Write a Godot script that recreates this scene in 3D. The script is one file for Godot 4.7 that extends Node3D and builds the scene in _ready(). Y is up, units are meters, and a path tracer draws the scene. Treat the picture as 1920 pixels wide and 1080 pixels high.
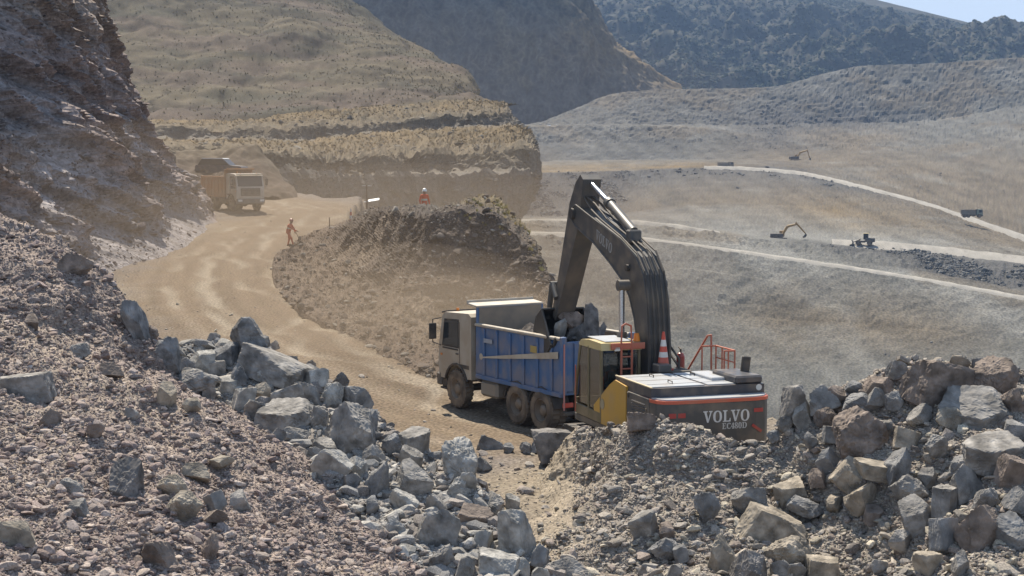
extends Node3D
# A quarry haul road: an excavator loads a blue tipper behind a berm of blasted rock.
# Axes: x to the right, y up, the valley lies towards -z; the loading floor is y = 0 and the camera stands on the bank at 7.9 m.

const FOCAL := 2900.0
const EYE := 7.9
const TILT := 0.0826
var used := {}
var tex := {}
var mats := {}
var rng := RandomNumberGenerator.new()
var ground_depth := PackedFloat32Array()
var patches := {}


func _ready():
	rng.seed = 7
	make_camera()
	make_light()
	make_textures()
	make_floor()
	make_far_terrain()
	make_mid_terrain()
	make_near_terrain()
	make_roads()
	make_vegetation()
	make_machines()
	make_people()
	make_site_things()
	make_boulders()
	make_rubble()
	make_dust()


func make_camera():
	var c := Camera3D.new()
	c.name = "camera"
	c.fov = rad_to_deg(2.0 * atan(540.0 / FOCAL))
	c.position = Vector3(0, EYE, 0)
	c.rotation.x = -TILT
	c.near = 0.5
	c.far = 6000.0
	add_child(c)
	c.current = true


func make_light():
	var sky := ProceduralSkyMaterial.new()
	sky.sky_top_color = Color(0.50, 0.58, 0.69)
	sky.sky_horizon_color = Color(0.80, 0.85, 0.90)
	sky.sky_curve = 0.12
	sky.ground_horizon_color = Color(0.55, 0.52, 0.48)
	sky.ground_bottom_color = Color(0.35, 0.32, 0.29)
	sky.sun_angle_max = 12.0
	sky.energy_multiplier = 0.92
	var e := Environment.new()
	e.background_mode = Environment.BG_SKY
	e.sky = Sky.new()
	e.sky.sky_material = sky
	e.tonemap_mode = Environment.TONE_MAPPER_LINEAR
	e.tonemap_exposure = 1.8
	e.fog_enabled = true
	e.fog_density = 0.00014
	e.fog_light_color = Color(0.68, 0.81, 1.0)
	e.volumetric_fog_enabled = true
	e.volumetric_fog_density = 0.0
	e.sdfgi_enabled = true
	e.ssao_enabled = true
	e.ssil_enabled = true
	var w := WorldEnvironment.new()
	w.name = "environment"
	w.environment = e
	add_child(w)
	var s := DirectionalLight3D.new()
	s.name = "sun"
	s.light_energy = 1.55
	s.light_color = Color(1.0, 0.955, 0.88)
	s.light_angular_distance = 0.53
	s.shadow_enabled = true
	var az := deg_to_rad(17.0)
	var el := deg_to_rad(54.0)
	var to_sun := Vector3(-sin(az) * cos(el), sin(el), -cos(az) * cos(el))
	s.basis = Basis.looking_at(-to_sun, Vector3.UP)
	add_child(s)


# ---------------------------------------------------------------- names

func numbered(called: String) -> String:
	if not used.has(called):
		used[called] = 0
		return called
	used[called] += 1
	return "%s_%03d" % [called, used[called]]


func describe(o: Node, label: String, category := "", group := "", kind := ""):
	o.set_meta("label", label)
	if category:
		o.set_meta("category", category)
	if group:
		o.set_meta("group", group)
	if kind:
		o.set_meta("kind", kind)


func thing(called: String, label: String, category: String, at: Transform3D, group := "") -> Node3D:
	var o := Node3D.new()
	o.name = numbered(called)
	add_child(o)
	o.transform = at
	describe(o, label, category, group)
	return o


func part(parent: Node, called: String, b: MB, m: Material, label := "") -> MeshInstance3D:
	var o := MeshInstance3D.new()
	o.name = called
	o.mesh = b.mesh()
	o.material_override = m
	parent.add_child(o, true)
	if label:
		o.set_meta("label", label)
	return o


func put(called: String, mesh: Mesh, m: Material) -> MeshInstance3D:
	var o := MeshInstance3D.new()
	o.name = numbered(called)
	o.mesh = mesh
	o.material_override = m
	add_child(o)
	return o


# ---------------------------------------------------------------- places

func at_depth(px: float, py: float, d: float) -> Vector3:
	# a point d metres ahead in the direction that was measured on the photograph
	var a := TILT + atan((py - 540.0) / FOCAL)
	var slant := sqrt(FOCAL * FOCAL + (py - 540.0) * (py - 540.0))
	return Vector3((px - 960.0) / (slant * cos(a)) * d, EYE - tan(a) * d, -d)


func seen_at(p: Vector3) -> Vector2:
	var d := -p.z
	var y := p.y - EYE
	var fwd := d * cos(TILT) - y * sin(TILT)
	var up := d * sin(TILT) + y * cos(TILT)
	return Vector2(960.0 + p.x / fwd * FOCAL, 540.0 - up / fwd * FOCAL)


func road_height(d: float) -> float:
	return maxf(0.0, d - 49.0) * 0.0463


func on_floor(px: float, py: float) -> Array:
	var t := tan(TILT + atan((py - 540.0) / FOCAL))
	var d := EYE / t
	if d > 49.0:
		d = (EYE + 49.0 * 0.0463) / (t + 0.0463)
	return [px, py, d]


func smooth(a: float, b: float, x: float) -> float:
	var t := clampf((x - a) / (b - a), 0.0, 1.0)
	return t * t * (3.0 - 2.0 * t)


func noise(sd: int, freq: float, oct := 4, type := FastNoiseLite.TYPE_SIMPLEX_SMOOTH, fractal := FastNoiseLite.FRACTAL_FBM) -> FastNoiseLite:
	var n := FastNoiseLite.new()
	n.seed = sd
	n.noise_type = type
	n.frequency = freq
	n.fractal_type = fractal
	n.fractal_octaves = oct
	return n


# ---------------------------------------------------------------- shapes

class MB:
	var v := PackedVector3Array()
	var n := PackedVector3Array()

	func tri(a: Vector3, b: Vector3, c: Vector3):
		var m := (b - a).cross(c - a).normalized()
		v.append_array([a, c, b])
		n.append_array([m, m, m])

	func trin(a: Vector3, b: Vector3, c: Vector3, na: Vector3, nb: Vector3, nc: Vector3):
		v.append_array([a, c, b])
		n.append_array([na, nc, nb])

	func quad(a: Vector3, b: Vector3, c: Vector3, d: Vector3):
		tri(a, b, c)
		tri(a, c, d)

	func box(at: Vector3, size: Vector3, ch := 0.015, turn := Basis()):
		var h := size / 2.0
		ch = minf(ch, minf(h.x, minf(h.y, h.z)) * 0.45)
		var g := func(i: int, s: Vector3) -> Vector3:
			var q := Vector3(h.x - ch, h.y - ch, h.z - ch)
			q[i] = h[i]
			return at + turn * (q * s)
		for i in 3:
			var j := (i + 1) % 3
			var k := (i + 2) % 3
			for s in [-1.0, 1.0]:
				var c := []
				for w in [[-1.0, -1.0], [1.0, -1.0], [1.0, 1.0], [-1.0, 1.0]]:
					var q := Vector3.ZERO
					q[i] = s
					q[j] = w[0]
					q[k] = w[1]
					c.append(g.call(i, q))
				if s > 0:
					quad(c[0], c[1], c[2], c[3])
				else:
					quad(c[3], c[2], c[1], c[0])
		for i in 3:
			var j := (i + 1) % 3
			var k := (i + 2) % 3
			for sj in [-1.0, 1.0]:
				for sk in [-1.0, 1.0]:
					var lo := Vector3.ZERO
					lo[i] = -1.0
					lo[j] = sj
					lo[k] = sk
					var hi := lo
					hi[i] = 1.0
					var a: Vector3 = g.call(j, lo)
					var b: Vector3 = g.call(j, hi)
					var c: Vector3 = g.call(k, hi)
					var d: Vector3 = g.call(k, lo)
					if sj * sk > 0:
						quad(a, b, c, d)
					else:
						quad(d, c, b, a)
		for sx in [-1.0, 1.0]:
			for sy in [-1.0, 1.0]:
				for sz in [-1.0, 1.0]:
					var s := Vector3(sx, sy, sz)
					if sx * sy * sz > 0:
						tri(g.call(0, s), g.call(1, s), g.call(2, s))
					else:
						tri(g.call(2, s), g.call(1, s), g.call(0, s))

	func prism(pts: Array, z0: float, z1: float, x := Transform3D()):
		# an outline in x and y, drawn out along z
		var p := PackedVector2Array(pts)
		if Geometry2D.is_polygon_clockwise(p):
			p.reverse()
		var area := 0.0
		for i in p.size():
			area += p[i].cross(p[(i + 1) % p.size()])
		if area < 0:
			p.reverse()
		var f := Geometry2D.triangulate_polygon(p)
		for i in range(0, f.size(), 3):
			var a := p[f[i]]
			var b := p[f[i + 1]]
			var c := p[f[i + 2]]
			if (b - a).cross(c - a) < 0:
				var t := b
				b = c
				c = t
			tri(x * Vector3(a.x, a.y, z1), x * Vector3(b.x, b.y, z1), x * Vector3(c.x, c.y, z1))
			tri(x * Vector3(c.x, c.y, z0), x * Vector3(b.x, b.y, z0), x * Vector3(a.x, a.y, z0))
		for i in p.size():
			var a := p[i]
			var b := p[(i + 1) % p.size()]
			quad(x * Vector3(a.x, a.y, z0), x * Vector3(b.x, b.y, z0), x * Vector3(b.x, b.y, z1), x * Vector3(a.x, a.y, z1))

	func cyl(a: Vector3, b: Vector3, ra: float, rb: float, k := 12):
		var d := (b - a).normalized()
		var u := d.cross(Vector3.UP if absf(d.y) < 0.9 else Vector3.RIGHT).normalized()
		var w := d.cross(u)
		for i in k:
			var t0 := TAU * i / k
			var t1 := TAU * (i + 1) / k
			var o0 := u * cos(t0) + w * sin(t0)
			var o1 := u * cos(t1) + w * sin(t1)
			trin(a + o0 * ra, a + o1 * ra, b + o1 * rb, o0, o1, o1)
			trin(a + o0 * ra, b + o1 * rb, b + o0 * rb, o0, o1, o0)
			if ra > 0.0:
				tri(a, a + o1 * ra, a + o0 * ra)
			if rb > 0.0:
				tri(b, b + o0 * rb, b + o1 * rb)

	func tube(path: Array, r: float, k := 6):
		for i in path.size() - 1:
			cyl(path[i], path[i + 1], r, r, k)
		for i in range(1, path.size() - 1):
			ball(path[i], r * 1.02, k)

	func ball(at: Vector3, r: float, k := 8, sq := Vector3.ONE):
		for i in k:
			for j in k / 2:
				var q := []
				for w in [[i, j], [i + 1, j], [i + 1, j + 1], [i, j + 1]]:
					var th: float = TAU * w[0] / k
					var ph: float = PI * w[1] / (k / 2) - PI / 2
					q.append(Vector3(cos(ph) * cos(th), sin(ph), -cos(ph) * sin(th)))
				trin(at + q[0] * r * sq, at + q[1] * r * sq, at + q[2] * r * sq, q[0], q[1], q[2])
				trin(at + q[0] * r * sq, at + q[2] * r * sq, at + q[3] * r * sq, q[0], q[2], q[3])

	func lathe(pr: Array, x: Transform3D, k := 20):
		# pr: Vector2(radius, height along the local y)
		for i in pr.size() - 1:
			var e: Vector2 = pr[i + 1] - pr[i]
			var nr := Vector2(e.y, -e.x).normalized()
			for j in k:
				var t0 := TAU * j / k
				var t1 := TAU * (j + 1) / k
				var c0 := Vector3(cos(t0), 0, -sin(t0))
				var c1 := Vector3(cos(t1), 0, -sin(t1))
				var n0 := x.basis * (c0 * nr.x + Vector3(0, nr.y, 0))
				var n1 := x.basis * (c1 * nr.x + Vector3(0, nr.y, 0))
				var a: Vector3 = x * (c0 * pr[i].x + Vector3(0, pr[i].y, 0))
				var b: Vector3 = x * (c1 * pr[i].x + Vector3(0, pr[i].y, 0))
				var c: Vector3 = x * (c1 * pr[i + 1].x + Vector3(0, pr[i + 1].y, 0))
				var d: Vector3 = x * (c0 * pr[i + 1].x + Vector3(0, pr[i + 1].y, 0))
				if pr[i].x > 0.0:
					trin(a, b, c, n0, n1, n1)
				if pr[i + 1].x > 0.0:
					trin(a, c, d, n0, n1, n0)

	func sheet(rows: Array):
		# rows of points, alike in number, joined by faces
		for i in rows.size() - 1:
			for j in rows[i].size() - 1:
				quad(rows[i][j], rows[i][j + 1], rows[i + 1][j + 1], rows[i + 1][j])

	func mesh() -> ArrayMesh:
		var a := []
		a.resize(Mesh.ARRAY_MAX)
		a[Mesh.ARRAY_VERTEX] = v
		a[Mesh.ARRAY_NORMAL] = n
		var m := ArrayMesh.new()
		m.add_surface_from_arrays(Mesh.PRIMITIVE_TRIANGLES, a)
		return m


func grid_mesh(p: PackedVector3Array, c: PackedColorArray, w: int, h: int, flat := false) -> ArrayMesh:
	# w by h points; the front is the side seen from above and from the camera
	var nr := grid_normals(p, w, h)
	var idx := PackedInt32Array()
	idx.resize((w - 1) * (h - 1) * 6)
	var k := 0
	for j in h - 1:
		for i in w - 1:
			var a := j * w + i
			if (i + j) % 2 == 0:
				idx[k] = a; idx[k + 1] = a + w; idx[k + 2] = a + 1
				idx[k + 3] = a + 1; idx[k + 4] = a + w; idx[k + 5] = a + w + 1
			else:
				idx[k] = a; idx[k + 1] = a + w; idx[k + 2] = a + w + 1
				idx[k + 3] = a; idx[k + 4] = a + w + 1; idx[k + 5] = a + 1
			k += 6
	var arr := []
	arr.resize(Mesh.ARRAY_MAX)
	arr[Mesh.ARRAY_VERTEX] = p
	if not flat:
		arr[Mesh.ARRAY_NORMAL] = nr
	arr[Mesh.ARRAY_COLOR] = c
	arr[Mesh.ARRAY_INDEX] = idx
	var m := ArrayMesh.new()
	m.add_surface_from_arrays(Mesh.PRIMITIVE_TRIANGLES, arr)
	return m


func grid_normals(p: PackedVector3Array, w: int, h: int) -> PackedVector3Array:
	var nr := PackedVector3Array()
	nr.resize(p.size())
	for j in h:
		var j0 := maxi(j - 1, 0) * w
		var j1 := mini(j + 1, h - 1) * w
		for i in w:
			var u := p[j * w + mini(i + 1, w - 1)] - p[j * w + maxi(i - 1, 0)]
			var t := p[j1 + i] - p[j0 + i]
			nr[j * w + i] = u.cross(t).normalized()
	return nr


func row_at(pts: Array, u: float) -> Array:
	# [place, colour] at the share u along a row of [px, py, d, colour]
	var f := u * (pts.size() - 1)
	var i := mini(int(f), pts.size() - 2)
	var t := f - i
	var a: Array = pts[i]
	var b: Array = pts[i + 1]
	var q: Array = pts[maxi(i - 1, 0)]
	var r: Array = pts[mini(i + 2, pts.size() - 1)]
	var o := [0.0, 0.0, 0.0]
	for k in 3:
		var m0: float = (b[k] - q[k]) * 0.35
		var m1: float = (r[k] - a[k]) * 0.35
		var t2 := t * t
		var t3 := t2 * t
		o[k] = a[k] * (2 * t3 - 3 * t2 + 1) + m0 * (t3 - 2 * t2 + t) + b[k] * (3 * t2 - 2 * t3) + m1 * (t3 - t2)
	var c: Color = a[3].lerp(b[3], t)
	return [at_depth(o[0], o[1], o[2]), c]


func loft(rows: Array, steps: Array, w: int, shape: Callable, tint: Callable, store := "") -> Array:
	# a sheet through rows of [px, py, d, colour]; shape(place, normal, u, v) moves a point, tint(colour, place, u, v) varies its colour
	var p := PackedVector3Array()
	var c := PackedColorArray()
	var h := 1
	for s in steps:
		h += s
	var lines := []
	for r in rows:
		var line := []
		for i in w:
			line.append(row_at(r, float(i) / (w - 1)))
		lines.append(line)
	var vs := PackedFloat32Array()
	for g in steps.size():
		for s in (steps[g] + (1 if g == steps.size() - 1 else 0)):
			var t: float = float(s) / steps[g]
			vs.append(g + t)
			for i in w:
				p.append(lines[g][i][0].lerp(lines[g + 1][i][0], t))
				c.append(lines[g][i][1].lerp(lines[g + 1][i][1], t))
	var nr := grid_normals(p, w, h)
	for j in h:
		for i in w:
			var k := j * w + i
			var u := float(i) / (w - 1)
			var q := p[k]
			p[k] = shape.call(q, nr[k], u, vs[j])
			c[k] = tint.call(c[k], p[k], u, vs[j])
	if store:
		patches[store] = {"p": p, "w": w, "h": h, "c": c}
	return [p, c, w, h]


func ground(called: String, g: Array, m: Material, label: String, flat := false) -> MeshInstance3D:
	var o := put(called, grid_mesh(g[0], g[1], g[2], g[3], flat), m)
	describe(o, label, "", "", "structure")
	return o


func note_depth(store: String):
	# the nearest ground in each 8 px cell of the photograph, for setting stones down on it
	if ground_depth.is_empty():
		ground_depth.resize(260 * 150)
		ground_depth.fill(1e9)
	for q in patches[store].p:
		var s := seen_at(q)
		var i := int((s.x + 80.0) / 8.0)
		var j := int(s.y / 8.0)
		if i >= 0 and i < 260 and j >= 0 and j < 150 and -q.z > 5.0:
			ground_depth[j * 260 + i] = minf(ground_depth[j * 260 + i], -q.z)


func ground_at(px: float, py: float) -> float:
	var i := clampi(int((px + 80.0) / 8.0), 0, 259)
	var j := clampi(int(py / 8.0), 0, 149)
	for r in 12:
		var best := 1e9
		for b in range(maxi(j - r, 0), mini(j + r, 149) + 1):
			for a in range(maxi(i - r, 0), mini(i + r, 259) + 1):
				best = minf(best, ground_depth[b * 260 + a])
		if best < 1e8:
			return best
	return on_floor(px, py)[2]


# ---------------------------------------------------------------- materials

func grey_texture(called: String, n: FastNoiseLite, size: int, lo: float, hi: float):
	var im := n.get_seamless_image(size, size)
	im.convert(Image.FORMAT_L8)
	var d := im.get_data()
	for i in d.size():
		d[i] = int(clampf(lo + (hi - lo) * d[i] / 255.0, 0.0, 1.0) * 255.0)
	tex[called] = ImageTexture.create_from_image(Image.create_from_data(size, size, false, Image.FORMAT_L8, d))


func make_textures():
	grey_texture("grit", noise(11, 0.03, 5), 512, 0.55, 1.0)
	grey_texture("rockface", noise(16, 0.012, 7), 512, 0.45, 1.05)
	grey_texture("crag", noise(12, 0.012, 6, FastNoiseLite.TYPE_SIMPLEX_SMOOTH, FastNoiseLite.FRACTAL_RIDGED), 512, 0.5, 1.0)
	grey_texture("relief", noise(14, 0.02, 6), 512, 0.0, 1.0)
	# settled dust: a coating in patches, thin on the excavator and thick on the trucks
	for kind in [["dust", 0.10, 0.6, 0.04, 0.38], ["mid_dust", 0.20, 0.7, 0.10, 0.46], ["thick_dust", 0.34, 0.9, 0.16, 0.62]]:
		var src := noise(15, 0.012, 6).get_seamless_image(256, 256)
		src.convert(Image.FORMAT_L8)
		var s := src.get_data()
		var d := PackedByteArray()
		d.resize(256 * 256 * 4)
		for i in s.size():
			d[i * 4] = 156
			d[i * 4 + 1] = 138
			d[i * 4 + 2] = 116
			d[i * 4 + 3] = int(clampf(kind[1] + kind[2] * (s[i] / 255.0 - 0.45), kind[3], kind[4]) * 255.0)
		tex[kind[0]] = ImageTexture.create_from_image(Image.create_from_data(256, 256, false, Image.FORMAT_RGBA8, d))


func earth(called: String, texture: String, size: float, relief := 0.0, relief_size := 1.0) -> StandardMaterial3D:
	# ground: vertex colours under a fine grain that repeats every size metres
	if mats.has(called):
		return mats[called]
	var m := StandardMaterial3D.new()
	m.resource_name = called
	m.vertex_color_use_as_albedo = true
	m.roughness = 0.95
	m.metallic_specular = 0.25
	m.albedo_texture = tex[texture]
	m.uv1_triplanar = true
	m.uv1_world_triplanar = true
	m.uv1_scale = Vector3.ONE / size
	if relief > 0.0:
		m.heightmap_enabled = true
		m.heightmap_texture = tex["relief"]
		m.heightmap_scale = relief * 100.0
	mats[called] = m
	return m


func rock(called: String, c: Color, size := 2.6) -> StandardMaterial3D:
	if mats.has(called):
		return mats[called]
	var m := StandardMaterial3D.new()
	m.resource_name = called
	m.albedo_color = c.linear_to_srgb()
	m.roughness = 0.9
	m.metallic_specular = 0.3
	m.albedo_texture = tex["rockface"]
	m.uv1_triplanar = true
	m.uv1_world_triplanar = true
	m.uv1_scale = Vector3.ONE / size
	m.heightmap_enabled = true
	m.heightmap_texture = tex["relief"]
	m.heightmap_scale = 3.0
	mats[called] = m
	return m


func paint(called: String, c: Color, rough := 0.5, dusty := true, metallic := 0.0, coat := "dust") -> StandardMaterial3D:
	# c is the real-world base colour, linear
	if mats.has(called):
		return mats[called]
	var m := StandardMaterial3D.new()
	m.resource_name = called
	m.albedo_color = c.linear_to_srgb()
	m.roughness = rough
	m.metallic = metallic
	if dusty:
		m.uv1_triplanar = true
		m.uv1_scale = Vector3.ONE * 0.45
		m.detail_enabled = true
		m.detail_blend_mode = BaseMaterial3D.BLEND_MODE_MIX
		m.detail_albedo = tex[coat]
		m.detail_uv_layer = BaseMaterial3D.DETAIL_UV_1
	mats[called] = m
	return m


func pane(called: String, c: Color, a: float) -> StandardMaterial3D:
	if mats.has(called):
		return mats[called]
	var m := StandardMaterial3D.new()
	m.resource_name = called
	m.albedo_color = Color(c.r, c.g, c.b, a)
	m.transparency = BaseMaterial3D.TRANSPARENCY_ALPHA
	m.roughness = 0.06
	m.cull_mode = BaseMaterial3D.CULL_DISABLED
	mats[called] = m
	return m


# ---------------------------------------------------------------- terrain

const GREY := Color(0.172, 0.169, 0.154)
const PALE := Color(0.26, 0.254, 0.232)
const BROWN := Color(0.188, 0.158, 0.118)
const GOLD := Color(0.235, 0.172, 0.092)
const DARK := Color(0.125, 0.122, 0.117)
const STRAW := Color(0.150, 0.124, 0.08)
const SCRUB := Color(0.085, 0.08, 0.055)
const UMBER := Color(0.125, 0.10, 0.082)
const SLATE := Color(0.20, 0.19, 0.195)
const DIRT := Color(0.268, 0.205, 0.145)
const TRACK := Color(0.415, 0.35, 0.27)


func pts(c: Color, list: Array) -> Array:
	var o := []
	for q in list:
		o.append(q if q.size() > 3 else [q[0], q[1], q[2], c])
	return o


func road_line() -> PackedVector2Array:
	# the middle of the haul road over the floor, as (x, depth)
	var o := PackedVector2Array()
	for q in [[1000, 800], [760, 735], [640, 680], [540, 630], [450, 575], [425, 530], [430, 490], [470, 450], [530, 420], [570, 400], [540, 386], [500, 378], [470, 372]]:
		var f := on_floor(q[0], q[1])
		o.append(Vector2(at_depth(f[0], f[1], f[2]).x, f[2]))
	return o


func floor_edge(x: float) -> float:
	# where the floor breaks off into the pit
	if x > -1.0:
		return lerpf(61.0, 47.0, smooth(3.0, 7.5, x))
	return lerpf(lerpf(170.0, 103.0, smooth(-15.5, -11.0, x)), 61.0, smooth(-9.0, -1.0, x))


func make_floor():
	var p := PackedVector3Array()
	var c := PackedColorArray()
	var w := 230
	var h := 300
	var line := road_line()
	var near := noise(21, 0.25, 5)
	var wide := noise(22, 0.05, 3)
	var fine := noise(23, 1.3, 3)
	var rut := noise(24, 0.9, 2)
	for j in h:
		var d := 9.0 * pow(175.0 / 9.0, float(j) / (h - 1))
		for i in w:
			var u := float(i) / (w - 1)
			var x := lerpf(-0.50, 0.46, u) * d * 0.85
			var dist := 1e9
			var side := 0.0
			var along := 0.0
			var run := 0.0
			for k in line.size() - 1:
				var a := line[k]
				var e := line[k + 1] - a
				var t := clampf((Vector2(x, d) - a).dot(e) / e.length_squared(), 0.0, 1.0)
				var q := Vector2(x, d) - a - e * t
				if q.length() < dist:
					dist = q.length()
					side = dist * signf(e.cross(q))
					along = run + e.length() * t
				run += e.length()
			var n := near.get_noise_2d(x, d)
			var y := road_height(d) + wide.get_noise_2d(x, d) * 0.25
			var on := 1.0 - smooth(3.0, 7.0, dist + n * 2.0)
			y += lerpf(n * 0.22 + fine.get_noise_2d(x, d) * 0.07, n * 0.07 + fine.get_noise_2d(x, d) * 0.035, on)
			# two pairs of wheel ruts pressed into the dirt
			var wander := wide.get_noise_1d(along * 1.2) * 3.0
			var r := 0.0
			for o in [[-2.9, 3.0], [-1.1, 3.0], [0.6, 1.7], [2.4, 1.7]]:
				var off: float = o[0] + wander + rut.get_noise_2d(along * 0.05, o[1] * 40.0) * 1.6
				r = maxf(r, (1.0 - smooth(0.1, 0.55, absf(side - off))) * smooth(-0.35, 0.2, rut.get_noise_2d(along * 0.09, o[0] * 17.0)))
			y -= r * on * 0.09
			var tone := (fine.get_noise_2d(x * 0.5, d * 0.5) * 0.14 + n * 0.22) * (1.0 - 0.6 * on) + rut.get_noise_2d(side * 1.3, along * 0.03) * 0.22 * on
			var dirt := DIRT.lerp(TRACK, clampf(r * 0.9 + rut.get_noise_2d(side * 0.8, along * 0.014) * 0.8, 0.0, 1.0))
			var stones := Color(0.25, 0.215, 0.19).lerp(Color(0.32, 0.27, 0.21), smooth(-0.2, 0.35, wide.get_noise_2d(x + 40, d)))
			var col := stones.lerp(dirt, on)
			var sand := 1.0 - smooth(0.4, 1.5, Vector2((x - 1.2) / 1.5, (d - 37.5) / 3.0).length() + n * 0.6)
			col = col.lerp(Color(0.36, 0.30, 0.225), sand * 0.8)
			col = col * (1.0 + tone)
			col.a = 1.0
			var over := d - floor_edge(x) + n * 1.5
			if over > 0.0:
				y -= over * 1.15
			y -= maxf(0.0, d - 146.0 - maxf(0.0, -x - 18.0) * 2.0) * 0.7
			p.append(Vector3(x, y, -d))
			c.append(col)
	patches["floor"] = {"p": p, "w": w, "h": h, "c": c}
	ground("haul_road", [p, c, w, h], earth("road_earth", "grit", 2.3, 0.03), "tan dirt haul road with pale wheel tracks and gravel verges")


func make_far_terrain():
	# the low country under and behind everything
	var sheet := PlaneMesh.new()
	sheet.size = Vector2(7000, 7000)
	var plain := StandardMaterial3D.new()
	plain.resource_name = "valley_earth"
	plain.albedo_color = GREY.linear_to_srgb()
	plain.roughness = 1.0
	plain.albedo_texture = tex["grit"]
	plain.uv1_triplanar = true
	plain.uv1_world_triplanar = true
	plain.uv1_scale = Vector3.ONE / 14.0
	var valley := put("ground", sheet, plain)
	valley.position = Vector3(0, -75, -1500)
	describe(valley, "dry grey-brown valley ground far below the quarry", "", "", "structure")
	var big := noise(31, 0.006, 5, FastNoiseLite.TYPE_SIMPLEX_SMOOTH, FastNoiseLite.FRACTAL_RIDGED)
	var mid := noise(32, 0.02, 5)
	var streak := noise(33, 0.02, 4)
	var far := earth("far_earth", "crag", 90.0)
	# the wooded mountain under the sky
	var c1 := Color(0.07, 0.073, 0.055)
	var c2 := Color(0.095, 0.09, 0.065)
	var rows := [
		pts(c2, [[980, 215, 1450], [1300, 215, 1450], [1600, 200, 1450], [1920, 170, 1450], [2400, 150, 1450]]),
		pts(c1, [[980, 90, 1800], [1300, 95, 1800], [1600, 85, 1800], [1920, 95, 1800], [2400, 115, 1750]]),
		pts(c1, [[980, -85, 2350], [1250, -70, 2350], [1500, -34, 2350], [1700, 14, 2350], [1920, 66, 2350], [2400, 150, 2250]]),
		pts(c1, [[980, 20, 2900], [1250, 20, 2900], [1500, 30, 2900], [1720, 60, 2900], [1920, 90, 2900], [2400, 150, 2900]])]
	ground("far_mountain", loft(rows, [60, 80, 10], 260,
		func(q, n, u, v): return q + n * ((big.get_noise_3dv(q * 0.8) * 50.0 + mid.get_noise_3dv(q) * 14.0) * smooth(0.0, 0.4, v) * (1.0 - 0.98 * smooth(1.0, 1.75, v))),
		func(c, q, u, v): return tinted(c.lerp(Color(0.105, 0.098, 0.07), smooth(0.1, 0.5, streak.get_noise_3dv(q * 0.7))), mid.get_noise_3dv(q * 2.0) * 0.5), "far_mountain"),
		far, "blue-hazed scrub-covered mountain slope under the pale sky")
	# the shaded mountain and its sunlit spur
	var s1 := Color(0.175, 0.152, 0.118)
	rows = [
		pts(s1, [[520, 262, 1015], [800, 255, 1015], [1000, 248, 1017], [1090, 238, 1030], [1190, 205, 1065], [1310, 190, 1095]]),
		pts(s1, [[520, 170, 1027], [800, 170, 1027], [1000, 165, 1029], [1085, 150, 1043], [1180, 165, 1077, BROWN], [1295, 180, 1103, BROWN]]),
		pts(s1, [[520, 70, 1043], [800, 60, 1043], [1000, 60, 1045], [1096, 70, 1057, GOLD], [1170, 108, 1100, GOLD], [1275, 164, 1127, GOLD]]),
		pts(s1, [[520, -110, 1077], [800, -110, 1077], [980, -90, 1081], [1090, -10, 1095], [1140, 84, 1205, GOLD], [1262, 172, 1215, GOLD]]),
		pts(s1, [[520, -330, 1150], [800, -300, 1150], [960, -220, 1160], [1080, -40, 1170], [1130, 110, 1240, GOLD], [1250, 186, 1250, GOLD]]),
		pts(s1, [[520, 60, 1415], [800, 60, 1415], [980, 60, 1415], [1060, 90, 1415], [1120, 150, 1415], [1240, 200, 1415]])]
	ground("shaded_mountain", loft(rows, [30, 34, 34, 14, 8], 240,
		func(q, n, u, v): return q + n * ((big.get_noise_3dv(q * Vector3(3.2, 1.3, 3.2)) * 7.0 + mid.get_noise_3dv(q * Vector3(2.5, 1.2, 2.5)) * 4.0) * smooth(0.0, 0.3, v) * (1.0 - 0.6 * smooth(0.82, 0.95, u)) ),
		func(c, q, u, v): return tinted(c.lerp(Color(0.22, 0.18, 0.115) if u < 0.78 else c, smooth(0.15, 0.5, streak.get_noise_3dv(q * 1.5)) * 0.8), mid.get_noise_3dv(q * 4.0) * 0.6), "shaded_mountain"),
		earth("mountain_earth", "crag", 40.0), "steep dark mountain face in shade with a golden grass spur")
	# grass hillside with cut benches below it
	var hb := noise(34, 0.02, 5)
	var terr := noise(35, 0.012, 4)
	rows = [
		pts(STRAW, [[150, 262, 330], [420, 240, 345], [640, 214, 362], [800, 200, 372], [900, 192, 380], [975, 196, 400]]),
		pts(UMBER, [[150, 240, 350], [420, 222, 362], [640, 198, 378], [780, 192, 392], [862, 186, 402], [890, 196, 420]]),
		pts(STRAW, [[150, 190, 385], [420, 182, 400], [640, 165, 415], [770, 155, 425], [856, 158, 432], [890, 178, 470]]),
		pts(STRAW, [[150, 120, 430], [420, 110, 445], [620, 105, 458], [740, 108, 465], [838, 128, 470], [880, 160, 520]]),
		pts(STRAW, [[150, 40, 480], [400, 36, 495], [560, 36, 508], [680, 50, 515], [752, 72, 520], [810, 115, 570]]),
		pts(SCRUB, [[150, -60, 545], [380, -50, 560], [500, -40, 570], [590, -18, 575], [640, 0, 580], [720, 70, 640]]),
		pts(SCRUB, [[150, -230, 660], [380, -210, 672], [480, -160, 684], [560, -90, 690], [625, -16, 690], [715, 70, 720]]),
		pts(SCRUB, [[150, -200, 860], [380, -180, 860], [480, -130, 860], [560, -60, 860], [620, 30, 860], [700, 110, 860]])]
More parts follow.
